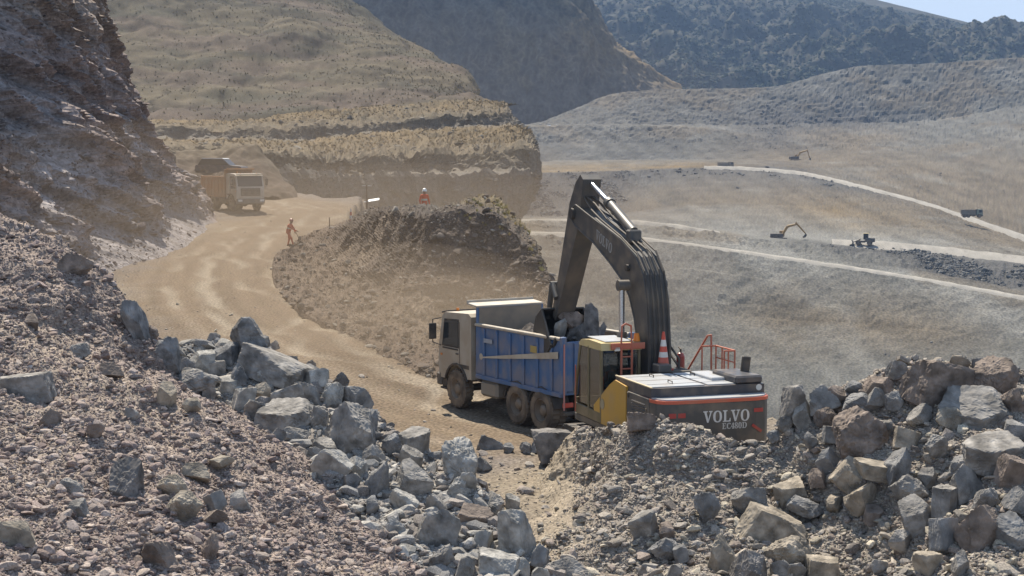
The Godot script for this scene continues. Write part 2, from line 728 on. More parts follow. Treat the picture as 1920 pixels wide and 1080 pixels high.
	ground("grass_hill", loft(rows, [10, 20, 26, 30, 34, 16, 6], 300,
		func(q, n, u, v): return q + n * ((hb.get_noise_3dv(q * Vector3(1, 2.0, 1)) * 1.6 + hb.get_noise_3dv(q * 5.0) * 0.9 - big.get_noise_2d(q.x * 4.0 + q.y, q.z * 1.2) * 2.0 + terr.get_noise_3dv(q) * 5.0) * smooth(0.0, 0.5, v)),
		func(c, q, u, v): return tinted(c.lerp(SCRUB, smooth(0.0, 0.3, hb.get_noise_3dv(q * Vector3(1.3, 4.5, 1.3))) * 0.7).lerp(Color(0.15, 0.112, 0.085), smooth(0.0, 0.3, terr.get_noise_3dv(q * Vector3(1.5, 7, 1.5))) * 0.7), hb.get_noise_3dv(q * 8.0) * 0.35 + hb.get_noise_3dv(q * Vector3(2, 14, 2)) * 0.4 - 0.4 * smooth(0.93, 0.99, absf(sin(q.y * 0.34 + hb.get_noise_3dv(q * Vector3(1, 0.3, 1)) * 5.0))) - 0.35 * smooth(0.55, 0.8, big.get_noise_2d(q.x * 4.0 + q.y, q.z * 1.2))), "grass_hill"),
		earth("hillside_earth", "grit", 9.0), "dry straw-coloured grass hillside above the cut benches")


func tinted(c: Color, k: float) -> Color:
	k = clampf(1.0 + k, 0.35, 1.7)
	return Color(c.r * k, c.g * k, c.b * k, 1.0)


func make_mid_terrain():
	var mid := noise(42, 0.05, 5)
	var wide := noise(43, 0.012, 4)
	var crag := noise(44, 0.09, 5, FastNoiseLite.TYPE_SIMPLEX_SMOOTH, FastNoiseLite.FRACTAL_RIDGED)
	# two cut benches with grass on their tops
	var cut := Color(0.172, 0.163, 0.148)
	var rows := [
		pts(cut, [[150, 1050, 166], [420, 1050, 168], [520, 1050, 173], [600, 1050, 188], [700, 1050, 210], [820, 1060, 222], [900, 1080, 230]]),
		pts(cut, [[150, 430, 166], [420, 400, 168], [520, 392, 172], [600, 400, 187], [700, 412, 209], [820, 420, 220], [930, 430, 226]]),
		pts(cut, [[150, 330, 170], [420, 318, 172], [520, 326, 176], [600, 331, 190], [700, 331, 212], [820, 329, 222], [985, 325, 232]]),
		pts(Color(0.205, 0.185, 0.155), [[150, 322, 190], [420, 310, 190], [520, 318, 194], [600, 326, 204], [700, 326, 224], [820, 324, 234], [988, 321, 244]]),
		pts(Color(0.195, 0.162, 0.115), [[150, 292, 192], [420, 282, 193], [520, 292, 196], [600, 304, 206], [700, 296, 226], [820, 290, 236], [920, 292, 245], [990, 282, 247]]),
		pts(GOLD, [[150, 272, 260], [420, 270, 264], [560, 272, 268], [700, 258, 276], [860, 248, 282], [980, 242, 288]]),
		pts(cut, [[150, 262, 302], [420, 262, 306], [560, 266, 308], [700, 254, 314], [860, 244, 318], [968, 238, 324]]),
		pts(Color(0.195, 0.162, 0.115), [[150, 240, 304], [420, 244, 308], [560, 244, 310], [700, 234, 316], [860, 220, 320], [942, 214, 326]]),
		pts(GOLD, [[150, 228, 340], [420, 232, 342], [600, 212, 345], [700, 204, 350], [860, 193, 356], [935, 194, 362]]),
		pts(UMBER, [[150, 236, 380], [420, 238, 380], [600, 225, 385], [700, 215, 390], [860, 205, 400], [940, 207, 410]])]
	for r in rows:
		var e: Array = r[r.size() - 1]
		r.append([e[0] + 16, e[1] + 16, e[2] + 18, cut])
		r.append([e[0] + 12, e[1] + 34, e[2] + 60, cut])
	ground("cut_benches", loft(rows, [8, 26, 5, 16, 18, 5, 12, 14, 5], 330,
		func(q, n, u, step):
			var v: float = step - 1.0
			var k: float = crag.get_noise_3dv(q * Vector3(2.2, 1.0, 2.2)) * 1.2 + mid.get_noise_3dv(q * 1.6) * 0.8
			return q + n * (k * (0.35 if v > 1.0 and v < 2.0 else 1.0)) + Vector3(0, 0, wide.get_noise_1d(q.x * 5.0) * 4.0 + mid.get_noise_1d(q.x * 3.0) * 2.0),
		func(c, q, u, v): return tinted(c.lerp(Color(0.14, 0.125, 0.095), smooth(0.05, 0.4, mid.get_noise_3dv(q * 1.4)) * 0.55), crag.get_noise_3dv(q * 2.0) * 0.22), "benches"),
		earth("bench_earth", "grit", 7.0), "stepped cut benches with bare rock faces and dry grass tops", true)
	# the brown spoil heap past the orange truck
	rows = [
		pts(UMBER, [[330, 392, 137], [400, 384, 139], [450, 378, 141], [500, 376, 142], [560, 374, 143]]),
		pts(UMBER, [[330, 310, 150], [400, 314, 151], [440, 310, 151], [490, 316, 150], [545, 345, 150]]),
		pts(BROWN, [[330, 288, 157], [400, 283, 158], [440, 268, 158], [478, 276, 157], [520, 330, 157]]),
		pts(UMBER, [[330, 300, 165], [400, 300, 165], [440, 300, 166], [480, 310, 166], [520, 345, 166]])]
	ground("spoil_hill", loft(rows, [16, 18, 8], 70,
		func(q, n, u, v): return q + n * (mid.get_noise_3dv(q * 4.0) * 0.7 + crag.get_noise_3dv(q * 3.0) * 0.3),
		func(c, q, u, v): return tinted(c, mid.get_noise_3dv(q * 7.0) * 0.5)),
		earth("hill_earth", "grit", 16.0), "small brown spoil hill behind the orange truck")
	make_pit()
	make_cut_bank()
	make_cliff()


func make_pit():
	var wide := noise(51, 0.011, 4)
	var mid := noise(52, 0.05, 5)
	var crag := noise(53, 0.11, 5, FastNoiseLite.TYPE_SIMPLEX_SMOOTH, FastNoiseLite.FRACTAL_RIDGED)
	var xs := [880, 1000, 1150, 1300, 1450, 1600, 1750, 1920, 2150]
	var spec: Array = [
		[[830, 830, 830, 830, 830, 830, 830, 830, 830], [340, 340, 340, 340, 340, 335, 330, 325, 320], "GGGGGGGGG"],
		[[700, 700, 700, 700, 700, 700, 705, 710, 715], [385, 385, 382, 378, 372, 366, 360, 352, 345], "GGGGGGGGG"],
		[[560, 560, 570, 585, 600, 612, 625, 645, 665], [430, 428, 422, 416, 408, 398, 390, 380, 370], "GGBGBBBGG"],
		[[440, 441, 447, 463, 487, 509, 533, 564, 598], [470, 465, 455, 447, 437, 427, 417, 405, 390], "GGGGPGPPG"],
		[[433, 434, 440, 456, 480, 502, 526, 557, 590], [480, 475, 465, 457, 447, 437, 427, 415, 400], "GGGPPPPPP"],
		[[428, 429, 434, 449, 470, 490, 512, 542, 572], [486, 481, 471, 464, 455, 446, 437, 425, 411], "DGGPPGDDD"],
		[[415, 416, 418, 433, 451, 466, 479, 498, 515], [494, 490, 482, 476, 470, 464, 458, 450, 442], "DGGPGDDDD"],
		[[411, 412, 414, 428, 442, 450, 459, 478, 495], [520, 516, 510, 505, 498, 492, 486, 478, 470], "GGGPPPPPP"],
		[[406, 406, 402, 380, 380, 402, 426, 465, 505], [604, 606, 606, 590, 590, 560, 530, 500, 480], "DDDBBNBBB"],
		[[328, 327, 322, 317, 322, 351, 392, 452, 512], [634, 637, 650, 700, 700, 645, 590, 535, 495], "DDDDDDBBB"],
		[[324, 323, 318, 312, 316, 343, 384, 443, 503], [652, 658, 676, 714, 714, 658, 602, 546, 506], "NNNNDBBBB"],
		[[306, 303, 300, 299, 298, 305, 320, 340, 360], [846, 848, 850, 852, 820, 770, 720, 690, 660], "GGGGBBBBB"],
		[[238, 238, 238, 240, 262, 262, 255, 235, 220], [890, 890, 890, 900, 870, 880, 880, 880, 870], "GGGGDBGGG"],
		[[236, 236, 234, 234, 234, 231, 226, 200, 180], [938, 938, 938, 946, 952, 960, 966, 976, 972], "GGGGDDGGG"],
		[[235, 234, 176, 167, 162, 126, 119, 108, 98], [975, 975, 985, 992, 1000, 1018, 1024, 1034, 1030], "GGGGGGGGG"],
		[[262, 262, 210, 200, 190, 160, 150, 140, 130], [1100, 1100, 1100, 1100, 1100, 1130, 1130, 1130, 1130], "GGGGGGGGG"]]
	# the pit floor runs on below the loading floor, and the slopes run on to both sides
	spec.push_front([[2300, 2300, 2300, 2300, 2300, 2300, 2300, 2300, 2300], [90, 90, 90, 90, 90, 90, 90, 90, 90], "GGGGGGGGG"])
	xs.push_front(640)
	xs.append(2900)
	for s in spec:
		s[0].push_front(s[0][0])
		s[1].push_front(s[1][0])
		s[0].append(s[0][9] + 30)
		s[1].append(s[1][9] - 10)
		s[2] = s[2].left(1) + s[2] + s[2].right(1)
	var key := {"G": GREY, "P": PALE, "B": BROWN, "N": GOLD, "D": DARK}
	var rows := []
	for s in spec:
		var r := []
		for i in xs.size():
			r.append([xs[i], s[0][i], s[1][i], key[s[2][i]]])
		rows.append(r)
	ground("pit_slopes", loft(rows, [6, 10, 22, 22, 3, 6, 8, 4, 16, 16, 3, 14, 20, 10, 24, 4], 500,
		func(q, n, u, step):
			var v: float = step - 1.0
			var rough: float = 1.0
			if v > 5.0 and v < 6.0:
				rough = 2.2
			elif v > 11.5 and v < 14.0:
				rough = 2.4
			elif (v > 3.0 and v < 4.0) or (v > 6.0 and v < 7.0) or (v > 9.0 and v < 10.0):
				rough = 0.3
			return q + n * ((mid.get_noise_3dv(q * 1.5) * 0.5 + crag.get_noise_3dv(q * 1.6) * 0.4) * rough + wide.get_noise_3dv(q) * 1.6 * (1.0 if v < 2.6 else 0.2)),
		func(c, q, u, v):
			var k: Color = c.lerp(BROWN, smooth(0.05, 0.3, wide.get_noise_3dv(q * Vector3(1.6, 3.0, 1.2))) * 0.6 * smooth(0.12, 0.155, c.r)).lerp(PALE, smooth(0.1, 0.4, wide.get_noise_3dv(q * Vector3(2.2, 4.0, 2.0) + Vector3(300, 0, 0))) * 0.4 * smooth(0.12, 0.155, c.r))
			var run: float = mid.get_noise_2d(q.x * 1.6 + q.y * 1.6, q.z * 0.25)
			return tinted(k, mid.get_noise_3dv(q * Vector3(1.0, 2.5, 2.0)) * 0.30 + run * 0.38 + crag.get_noise_3dv(q * 3.0) * 0.16), "pit"),
		earth("pit_earth", "grit", 14.0), "broad grey and brown terraced slopes of the open pit", true)


func make_cut_bank():
	var mid := noise(61, 0.22, 5)
	var crag := noise(62, 0.45, 5, FastNoiseLite.TYPE_SIMPLEX_SMOOTH, FastNoiseLite.FRACTAL_RIDGED)
	var b1 := Color(0.215, 0.168, 0.135)
	var b2 := Color(0.135, 0.112, 0.098)  # shade of the steep face put into its colour
	var b3 := Color(0.235, 0.195, 0.125)
	var r0 := []
	for q in [[560, 458], [512, 490], [514, 537], [556, 584], [618, 619], [700, 664], [790, 712], [860, 716], [930, 712], [1000, 706], [1046, 702]]:
		var f := on_floor(q[0], q[1])
		f.append(b1)
		r0.append(f)
	var rows := [r0,
		pts(b1, [[563, 456, 101], [524, 487, 91], [544, 527, 81], [598, 577, 71], [680, 608, 65.6], [750, 606, 65.6], [820, 596, 67.5], [890, 592, 68.3], [960, 596, 68], [1010, 620, 65.5], [1046, 655, 61]]),
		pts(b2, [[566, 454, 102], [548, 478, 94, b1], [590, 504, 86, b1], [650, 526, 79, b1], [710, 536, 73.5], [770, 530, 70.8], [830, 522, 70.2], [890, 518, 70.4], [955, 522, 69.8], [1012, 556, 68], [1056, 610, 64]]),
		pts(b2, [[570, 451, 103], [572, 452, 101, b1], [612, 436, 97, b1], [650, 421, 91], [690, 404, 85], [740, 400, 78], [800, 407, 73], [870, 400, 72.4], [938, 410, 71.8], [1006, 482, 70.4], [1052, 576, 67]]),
		pts(b3, [[600, 446, 118, b1], [620, 434, 114, b1], [650, 420, 108, b1], [680, 409, 102, DARK], [720, 399, 95, DARK], [765, 394, 90, DARK], [820, 394, 87, DARK], [880, 379, 84], [930, 374, 82], [956, 398, 80], [984, 446, 78]]),
		pts(b3, [[610, 470, 130], [640, 470, 130], [680, 470, 128], [720, 470, 120], [760, 470, 115], [800, 470, 110], [850, 470, 106], [900, 470, 102], [940, 500, 98], [955, 560, 94], [965, 640, 90]])]
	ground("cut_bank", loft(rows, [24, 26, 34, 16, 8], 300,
		func(q, n, u, v):
			var k: float = mid.get_noise_3dv(q) * 0.5 + crag.get_noise_3dv(q * Vector3(1.5, 0.6, 1.5)) * 0.3
			return q + n * (k * smooth(0.0, 0.3, v)) - Vector3(0, 0.5 * (1.0 - smooth(0.0, 0.12, v)), 0),
		func(c, q, u, v):
			var slide: float = mid.get_noise_3d(q.x * 2.4 - q.y * 2.0, q.y * 0.5, q.z * 0.6)
			return tinted(c.lerp(Color(0.28, 0.225, 0.175), smooth(0.05, 0.35, slide) * 0.55 * (1.0 - smooth(0.45, 0.6, u) * smooth(1.2, 1.8, v))), crag.get_noise_3dv(q * 2.0) * 0.3), "bank"),
		earth("bank_earth", "grit", 2.2, 0.06), "cut bank of broken rock, its shaded face coloured darker, between the haul road and the pit", true)


func make_cliff():
	# a rock wall that runs along the road; its layers dip towards the valley
	var w := 330
	var h := 210
	var big := noise(71, 0.06, 4)
	var lay := noise(72, 0.3, 5, FastNoiseLite.TYPE_SIMPLEX_SMOOTH, FastNoiseLite.FRACTAL_RIDGED)
	var chip := noise(73, 0.55, 5)
	var foot := [[30, -33], [48, -29], [60, -28], [78, -26.5], [86, -24], [94, -22.3], [107, -22.3], [118, -23.6], [126, -25.2], [134, -29], [142, -36], [150, -46]]
	var p := PackedVector3Array()
	var c := PackedColorArray()
	var low := Color(0.41, 0.375, 0.37)
	var red := Color(0.36, 0.29, 0.265)
	var top := Color(0.38, 0.31, 0.262)
	for j in h:
		var t := float(j) / (h - 1)
		for i in w:
			var f := float(i) / (w - 1)
			var d := 34.0 * pow(149.5 / 34.0, f)
			var k := 0
			while foot[k + 1][0] < d:
				k += 1
			var x0 := lerpf(foot[k][1], foot[k + 1][1], (d - foot[k][0]) / float(foot[k + 1][0] - foot[k][0]))
			var y := t * 34.0
			var x := x0 - (0.62 * y if y < 11.0 else 6.82 + (y - 11.0) * 0.34) + (1.6 * exp(-y * 0.8))
			var y0 := road_height(d) - 0.4
			var q := Vector3(x, y0 + y, -d)
			# layers run across the face: down and away from the camera
			var along := d * 0.8 - y * 0.62
			var across := d * 0.45 + y * 0.9
			var ridge := lay.get_noise_2d(along * 0.10, across * 0.8)
			var b := big.get_noise_3dv(q)
			var g := chip.get_noise_3d(q.x, q.y * 0.8 + q.z * 0.3, q.z * 0.7)
			var amp := smooth(0.0, 3.0, y)
			q.x += (ridge * 1.7 + b * 3.2 + g * 0.45) * amp + g * 0.2
			q.z += chip.get_noise_3dv(q + Vector3(50, 0, 0)) * 0.35 * amp
			p.append(q)
			var col := low.lerp(red, smooth(-0.1, 0.35, b + ridge * 0.3 + (y - 7.0) * 0.03)).lerp(top, smooth(13.0, 17.0, y + b * 4.0))
			col = col.lerp(Color(0.46, 0.43, 0.41), smooth(0.2, 0.6, big.get_noise_3dv(q * 2.0 + Vector3(0, 70, 0))) * 0.5)
			c.append(tinted(col, chip.get_noise_2d(along * 0.25, across * 2.5) * 0.7 + g * 0.15))
	patches["cliff"] = {"p": p, "w": w, "h": h, "c": c}
	ground("rock_face", [p, c, w, h], earth("cliff_earth", "crag", 3.5, 0.12), "steep purple-brown rock face beside the haul road", true)


func make_near_terrain():
	var lump := noise(81, 0.35, 5)
	var grit := noise(82, 1.6, 4, FastNoiseLite.TYPE_SIMPLEX_SMOOTH, FastNoiseLite.FRACTAL_RIDGED)
	var wide := noise(83, 0.12, 3)
	var shape := func(q, n, u, v): return q + n * (lump.get_noise_3dv(q) * 0.42 + grit.get_noise_3dv(q) * 0.10)
	var tint := func(c, q, u, v): return tinted(c.lerp(Color(0.50, 0.42, 0.335), smooth(0.0, 0.4, wide.get_noise_3dv(q)) * 0.55), lump.get_noise_3dv(q * 3.0) * 0.3)
	var m1 := Color(0.44, 0.358, 0.308)
	var rows := [
		pts(m1, [[-420, 1300, 15], [0, 1300, 17.5], [400, 1290, 20.5], [700, 1270, 23.5], [900, 1240, 26]]),
		pts(m1, [[-420, 1060, 19], [0, 1060, 21.5], [300, 1060, 23.8], [580, 1060, 26.8], [800, 1085, 29]]),
		pts(m1, [[-420, 900, 23], [0, 900, 25.5], [250, 900, 27.7], [440, 900, 29.8], [640, 935, 32.2]]),
		pts(m1, [[-420, 740, 28], [0, 745, 30.5], [200, 750, 32.3], [370, 770, 34.2], [520, 825, 36]]),
		pts(m1, [[-420, 590, 33], [0, 600, 35.2], [130, 615, 36.4], [270, 690, 37.5], [400, 750, 38.4]]),
		pts(m1, [[-420, 320, 41], [0, 408, 40.2], [130, 453, 40], [240, 553, 39.6], [312, 672, 39.3]]),
		pts(m1, [[-420, 420, 50], [0, 540, 48], [130, 600, 46.5], [240, 690, 45], [330, 790, 43.5]])]
	ground("rubble_mound", loft(rows, [16, 40, 40, 40, 44, 8], 300, shape, tint, "mound"), earth("mound_earth", "grit", 1.3, 0.05), "purple-brown mound of loose broken rock and dirt")
	var m2 := Color(0.37, 0.35, 0.33)
	rows = [
		pts(m2, [[270, 740, 38], [400, 780, 37.8], [520, 855, 35.2], [640, 965, 31.2], [800, 1110, 28.3], [920, 1230, 26]]),
		pts(m2, [[285, 660, 40], [400, 642, 41], [480, 650, 40.8], [590, 706, 39.6], [690, 774, 38.2], [745, 838, 36.4], [850, 876, 35], [920, 962, 32], [1000, 1050, 29.7]]),
		pts(m2, [[300, 715, 47], [480, 728, 46.5], [640, 778, 44.8], [740, 856, 41.5], [850, 906, 38], [960, 1005, 32.8], [1090, 1125, 28]])]
	ground("boulder_windrow_bed", loft(rows, [34, 26], 220, shape, tint, "windrow"), earth("mound_earth", "grit", 1.3, 0.05), "grey rock debris bed under the windrow of boulders")
	var m3 := Color(0.40, 0.35, 0.30)
	var m5 := Color(0.47, 0.395, 0.30)
	var m4 := Color(0.41, 0.38, 0.335)
	rows = [
		pts(m3, [[800, 1280, 24], [850, 1280, 23.6], [1100, 1280, 23.3], [1400, 1280, 23.2], [1600, 1270, 23], [1800, 1240, 22.6], [2700, 1200, 22]]),
		pts(m3, [[925, 1090, 29.8], [1010, 1090, 29.1, m5], [1160, 1075, 29.1], [1300, 1062, 28.9], [1450, 1068, 28.7, m4], [1580, 1080, 28.4, m4], [1720, 1060, 27.7, m4], [1920, 1015, 26.5], [2700, 1000, 26]]),
		pts(m3, [[975, 930, 37.6, m5], [1050, 905, 36.2, m5], [1150, 905, 33.2], [1290, 903, 32], [1410, 920, 31.6], [1520, 955, 31, m4], [1650, 920, 30, m4], [1800, 880, 29.2], [1960, 860, 28.6], [2700, 840, 28]]),
		pts(m3, [[1000, 850, 43, m5], [1075, 826, 38, m5], [1110, 802, 36.2], [1160, 792, 34.4], [1230, 792, 33.6], [1300, 804, 33.1], [1360, 814, 32.8], [1420, 818, 32.7, m4], [1450, 806, 32.8], [1490, 768, 33], [1570, 745, 33], [1690, 690, 33], [1800, 686, 33], [1920, 702, 33], [2700, 720, 33]]),
		pts(m3, [[1040, 850, 44], [1085, 868, 40], [1140, 905, 37.6], [1240, 915, 36], [1330, 918, 35.4], [1440, 915, 35.3], [1540, 870, 36], [1690, 850, 37], [1920, 850, 37], [2700, 870, 37]])]
	ground("rock_berm", loft(rows, [14, 44, 44, 14], 330, shape, tint, "berm"), earth("mound_earth", "grit", 1.3, 0.05), "berm of broken rock and gravel heaped behind the excavator")
	for s in ["floor", "mound", "windrow", "berm"]:
		note_depth(s)


func strip(called: String, edges: Array, c: Color, label: String):
	# a bench road: two edges of [px, py, d], its dirt a little above the slope
	var p := PackedVector3Array()
	var cols := PackedColorArray()
	var w := 120
	var rough := noise(91, 0.15, 3)
	for j in 5:
		for i in w:
			var u := float(i) / (w - 1)
			var a: Vector3 = row_at(pts(c, edges[0]), u)[0]
			var b: Vector3 = row_at(pts(c, edges[1]), u)[0]
			var q := a.lerp(b, j / 4.0)
			q.y += [-0.9, 0.45, 0.6, 0.5, -0.9][j] + rough.get_noise_3dv(q) * 0.25
			q.z += rough.get_noise_3dv(q * 1.7) * 1.2
			p.append(q)
			cols.append(tinted(c, rough.get_noise_3dv(q * 2.0) * 0.3))
	ground(called, [p, cols, w, 5], earth("road_earth", "grit", 2.3, 0.03), label)


func make_roads():
	var c := Color(0.50, 0.47, 0.42)
	strip("bench_road", [[[1320, 316, 700], [1400, 318, 702], [1500, 327, 688], [1600, 351, 645], [1750, 392, 590], [1920, 450, 535], [2150, 520, 495]],
		[[1320, 312, 712], [1400, 314, 714], [1500, 322, 700], [1600, 343, 658], [1750, 383, 602], [1920, 440, 546], [2150, 509, 506]]], c, "pale bench road slanting down the upper brown slope")
	strip("bench_road", [[[880, 441, 470], [1060, 442, 460], [1200, 452, 452], [1400, 479, 440], [1600, 509, 427], [1760, 535, 416], [1920, 565, 405], [2150, 605, 390]],
		[[880, 436, 478], [1060, 437, 468], [1200, 446, 460], [1400, 472, 448], [1600, 501, 435], [1760, 527, 424], [1920, 556, 413], [2150, 595, 398]]], c, "pale bench road running along the lower pit slope")
	strip("bench_road", [[[880, 416, 492], [1000, 416, 490], [1180, 418, 482], [1280, 428, 478], [1350, 440, 474]],
		[[880, 413, 500], [1000, 413, 498], [1180, 415, 490], [1280, 425, 486], [1350, 437, 482]]], c * 0.95, "thin pale bench road just above the lower one")
	strip("bench_road", [[[1560, 461, 468], [1640, 466, 463], [1760, 479, 458], [1920, 497, 450], [2150, 514, 442]],
		[[1560, 449, 492], [1640, 451, 490], [1760, 460, 486], [1920, 479, 478], [2150, 496, 470]]], c * 0.9, "wide pale working bench where the loader stands")


# ---------------------------------------------------------------- vehicles
# Vehicles point along their own +x, up is y and z is their right-hand side.

func facing(p: Vector3, ahead: Vector2) -> Transform3D:
	# ahead: (to the right, away) of the way it points
	return Transform3D(Basis(Vector3.UP, atan2(ahead.y, ahead.x)), p)


func make_wheel(o: Node3D, at: Vector3, r: float, w: float, rubber: Material, steel: Material):
	# the axle lies along z; the outer face is the side away from the middle
	var s := signf(at.z)
	var x := Transform3D(Basis(Vector3.RIGHT, PI / 2 * s), at)
	var b := MB.new()
	b.lathe([Vector2(r * 0.56, -w / 2), Vector2(r * 0.9, -w / 2), Vector2(r * 0.985, -w * 0.4), Vector2(r, -w * 0.2), Vector2(r, w * 0.2), Vector2(r * 0.985, w * 0.4), Vector2(r * 0.9, w / 2), Vector2(r * 0.6, w / 2), Vector2(r * 0.56, w * 0.42)], x, 28)
	for i in 26:
		var t := TAU * i / 26.0
		for k in [-1.0, 1.0]:
			b.box(x * Vector3(cos(t) * r * 0.995, k * w * 0.24, -sin(t) * r * 0.995), Vector3(0.045, w * 0.4, 0.10) if false else Vector3(0.10, 0.04, w * 0.4), 0.008, x.basis * Basis(Vector3.UP, t + PI / 2) * Basis(Vector3.RIGHT, PI / 2) * Basis(Vector3.FORWARD, 0.3 * k))
	var wheel := part(o, "wheel", b, rubber)
	var d := MB.new()
	d.lathe([Vector2(r * 0.57, w * 0.44), Vector2(r * 0.53, w * 0.46), Vector2(r * 0.47, w * 0.18), Vector2(r * 0.3, w * 0.10), Vector2(r * 0.26, w * 0.34), Vector2(r * 0.16, w * 0.44), Vector2(0.0, w * 0.46)], x, 20)
	for i in 10:
		var t := TAU * i / 10.0
		d.cyl(x * Vector3(cos(t) * r * 0.38, w * 0.1, sin(t) * r * 0.38), x * Vector3(cos(t) * r * 0.38, w * 0.24, sin(t) * r * 0.38), 0.022, 0.022, 6)
	part(wheel, "rim", d, steel)


func tipper(called: String, label: String, at: Transform3D, tub: Material, cab: Material, lip: Material, group: String, striped: bool) -> Node3D:
	var o := thing(called, label, "dump truck", at, group)
	var black := paint("chassis_black", Color(0.035, 0.032, 0.030), 0.7)
	var rubber := paint("tyre_rubber", Color(0.035, 0.032, 0.03), 0.85, true, 0.0, "thick_dust")
	var steel := paint("rim_steel", Color(0.13, 0.115, 0.10), 0.6, true, 0.0, "thick_dust")
	var glass := paint("dark_glass", Color(0.03, 0.036, 0.04), 0.08, false)
	var trim := paint("pale_trim", Color(0.52, 0.47, 0.38), 0.6, true, 0.0, "thick_dust")
	var b := MB.new()
	for s in [-1.0, 1.0]:
		b.box(Vector3(2.6, 0.92, s * 0.42), Vector3(7.0, 0.28, 0.09), 0.01)
	for x in [-0.7, 0.7, 2.2, 3.6, 5.6]:
		b.box(Vector3(x, 0.92, 0), Vector3(0.12, 0.2, 0.8), 0.01)
	part(o, "chassis", b, black)
	for x in [0.0, 1.35, 5.06]:
		b = MB.new()
		b.cyl(Vector3(x, 0.6, -1.0), Vector3(x, 0.6, 1.0), 0.12, 0.12, 10)
		b.ball(Vector3(x, 0.6, 0), 0.26, 10)
		part(o, "axle", b, black)
		for s in [-1.0, 1.0]:
			make_wheel(o, Vector3(x, 0.6, s * (1.06 if x > 3.0 else 1.0)), 0.6, 0.34 if x > 3.0 else 0.56, rubber, steel)
	# the tub
	b = MB.new()
	b.box(Vector3(1.35, 1.2, 0), Vector3(4.75, 0.1, 2.36), 0.01)
	part(o, "tub_floor", b, tub)
	for s in [-1.0, 1.0]:
		b = MB.new()
		b.box(Vector3(1.35, 2.0, s * 1.2), Vector3(4.8, 1.52, 0.06), 0.01)
		part(o, "side_wall", b, tub)
		for i in 6:
			b = MB.new()
			b.box(Vector3(-0.55 + i * 0.76, 1.96, s * 1.258), Vector3(0.13, 1.44, 0.06), 0.015)
			part(o, "rib", b, tub)
		b = MB.new()
		b.box(Vector3(1.35, 2.78, s * 1.22), Vector3(4.86, 0.09, 0.14), 0.02)
		part(o, "top_rail", b, lip)
		b = MB.new()
		b.box(Vector3(1.35, 1.17, s * 1.22), Vector3(4.8, 0.14, 0.12), 0.02)
		part(o, "lower_rail", b, tub)
		b = MB.new()
		b.box(Vector3(-1.08, 2.02, s * 1.21), Vector3(0.16, 1.66, 0.16), 0.02)
		part(o, "corner_post", b, tub)
		b = MB.new()
		b.box(Vector3(-1.0, 0.86, s * 0.98), Vector3(0.08, 0.14, 0.34), 0.015)
		part(o, "tail_light", b, paint("tail_red", Color(0.55, 0.04, 0.02), 0.3))
		b = MB.new()
		for k in 6:
			var t0 := PI * (0.06 + 0.147 * k)
			var t1 := PI * (0.06 + 0.147 * (k + 1))
			for x in [0.0, 1.35]:
				var q0 := Vector3(x + cos(t0) * 0.72, 0.6 + sin(t0) * 0.70, s * 0.98)
				var q1 := Vector3(x + cos(t1) * 0.72, 0.6 + sin(t1) * 0.70, s * 0.98)
				b.box((q0 + q1) / 2.0, Vector3(q0.distance_to(q1), 0.02, 0.58), 0.004, Basis(Vector3.BACK, atan2(q1.y - q0.y, q1.x - q0.x)))
		part(o, "mudguard", b, black)
	b = MB.new()
	b.box(Vector3(3.76, 2.28, 0), Vector3(0.08, 2.1, 2.46), 0.015)
	part(o, "front_wall", b, tub)
	var worn := paint("tub_liner", Color(0.20, 0.165, 0.13), 0.7, true, 0.0, "thick_dust")
	b = MB.new()
	b.box(Vector3(3.71, 2.3, 0), Vector3(0.015, 2.0, 2.3), 0.004)
	part(o, "front_liner", b, worn)
	for s in [-1.0, 1.0]:
		b = MB.new()
		b.box(Vector3(1.33, 2.02, s * 1.16), Vector3(4.6, 1.46, 0.015), 0.004)
		part(o, "side_liner", b, worn)
	b = MB.new()
	b.box(Vector3(4.02, 3.36, 0), Vector3(0.62, 0.06, 2.46), 0.015, Basis(Vector3.BACK, 0.10))
	b.box(Vector3(4.33, 3.42, 0), Vector3(0.05, 0.14, 2.46), 0.01)
	part(o, "cab_guard", b, lip)
	b = MB.new()
	b.box(Vector3(-1.06, 1.98, 0), Vector3(0.07, 1.44, 2.26), 0.015)
	var gate := part(o, "tailgate", b, tub)
	for z in [-0.8, -0.28, 0.28, 0.8]:
		b = MB.new()
		b.box(Vector3(-1.12, 1.98, z), Vector3(0.06, 1.36, 0.11), 0.015)
		part(gate, "rib", b, tub)
	b = MB.new()
	b.box(Vector3(-1.02, 0.62, 0), Vector3(0.1, 0.12, 2.3), 0.02)
	for z in [-0.45, 0.45]:
		b.box(Vector3(-0.96, 0.8, z), Vector3(0.08, 0.36, 0.07), 0.01)
	part(o, "underrun_bar", b, black)
	b = MB.new()
	b.box(Vector3(-1.175, 1.7, -1.23), Vector3(0.012, 1.9, 0.05), 0.002)
	part(o, "marker_strip", b, paint("marker_pink", Color(0.5, 0.2, 0.17), 0.5), "faded red and white marker strip")
	# fuel tank, air tanks, battery box
	b = MB.new()
	b.box(Vector3(3.1, 0.82, -0.95), Vector3(1.0, 0.5, 0.5), 0.08)
	part(o, "fuel_tank", b, paint("tank_grey", Color(0.24, 0.22, 0.19), 0.5))
	b = MB.new()
	b.box(Vector3(3.0, 0.82, 0.95), Vector3(1.2, 0.5, 0.5), 0.05)
	part(o, "battery_box", b, black)
	b = MB.new()
	b.cyl(Vector3(2.15, 0.75, -0.9), Vector3(2.45, 0.75, -0.9), 0.16, 0.16, 12)
	part(o, "air_tank", b, black)
	# the cab
	var side := [Vector2(4.12, 0.98), Vector2(4.3, 0.98)]
	for k in 9:
		var t := PI * (0.86 - 0.09 * k)
		side.append(Vector2(5.06 + cos(t) * 0.74, 0.62 + sin(t) * 0.78))
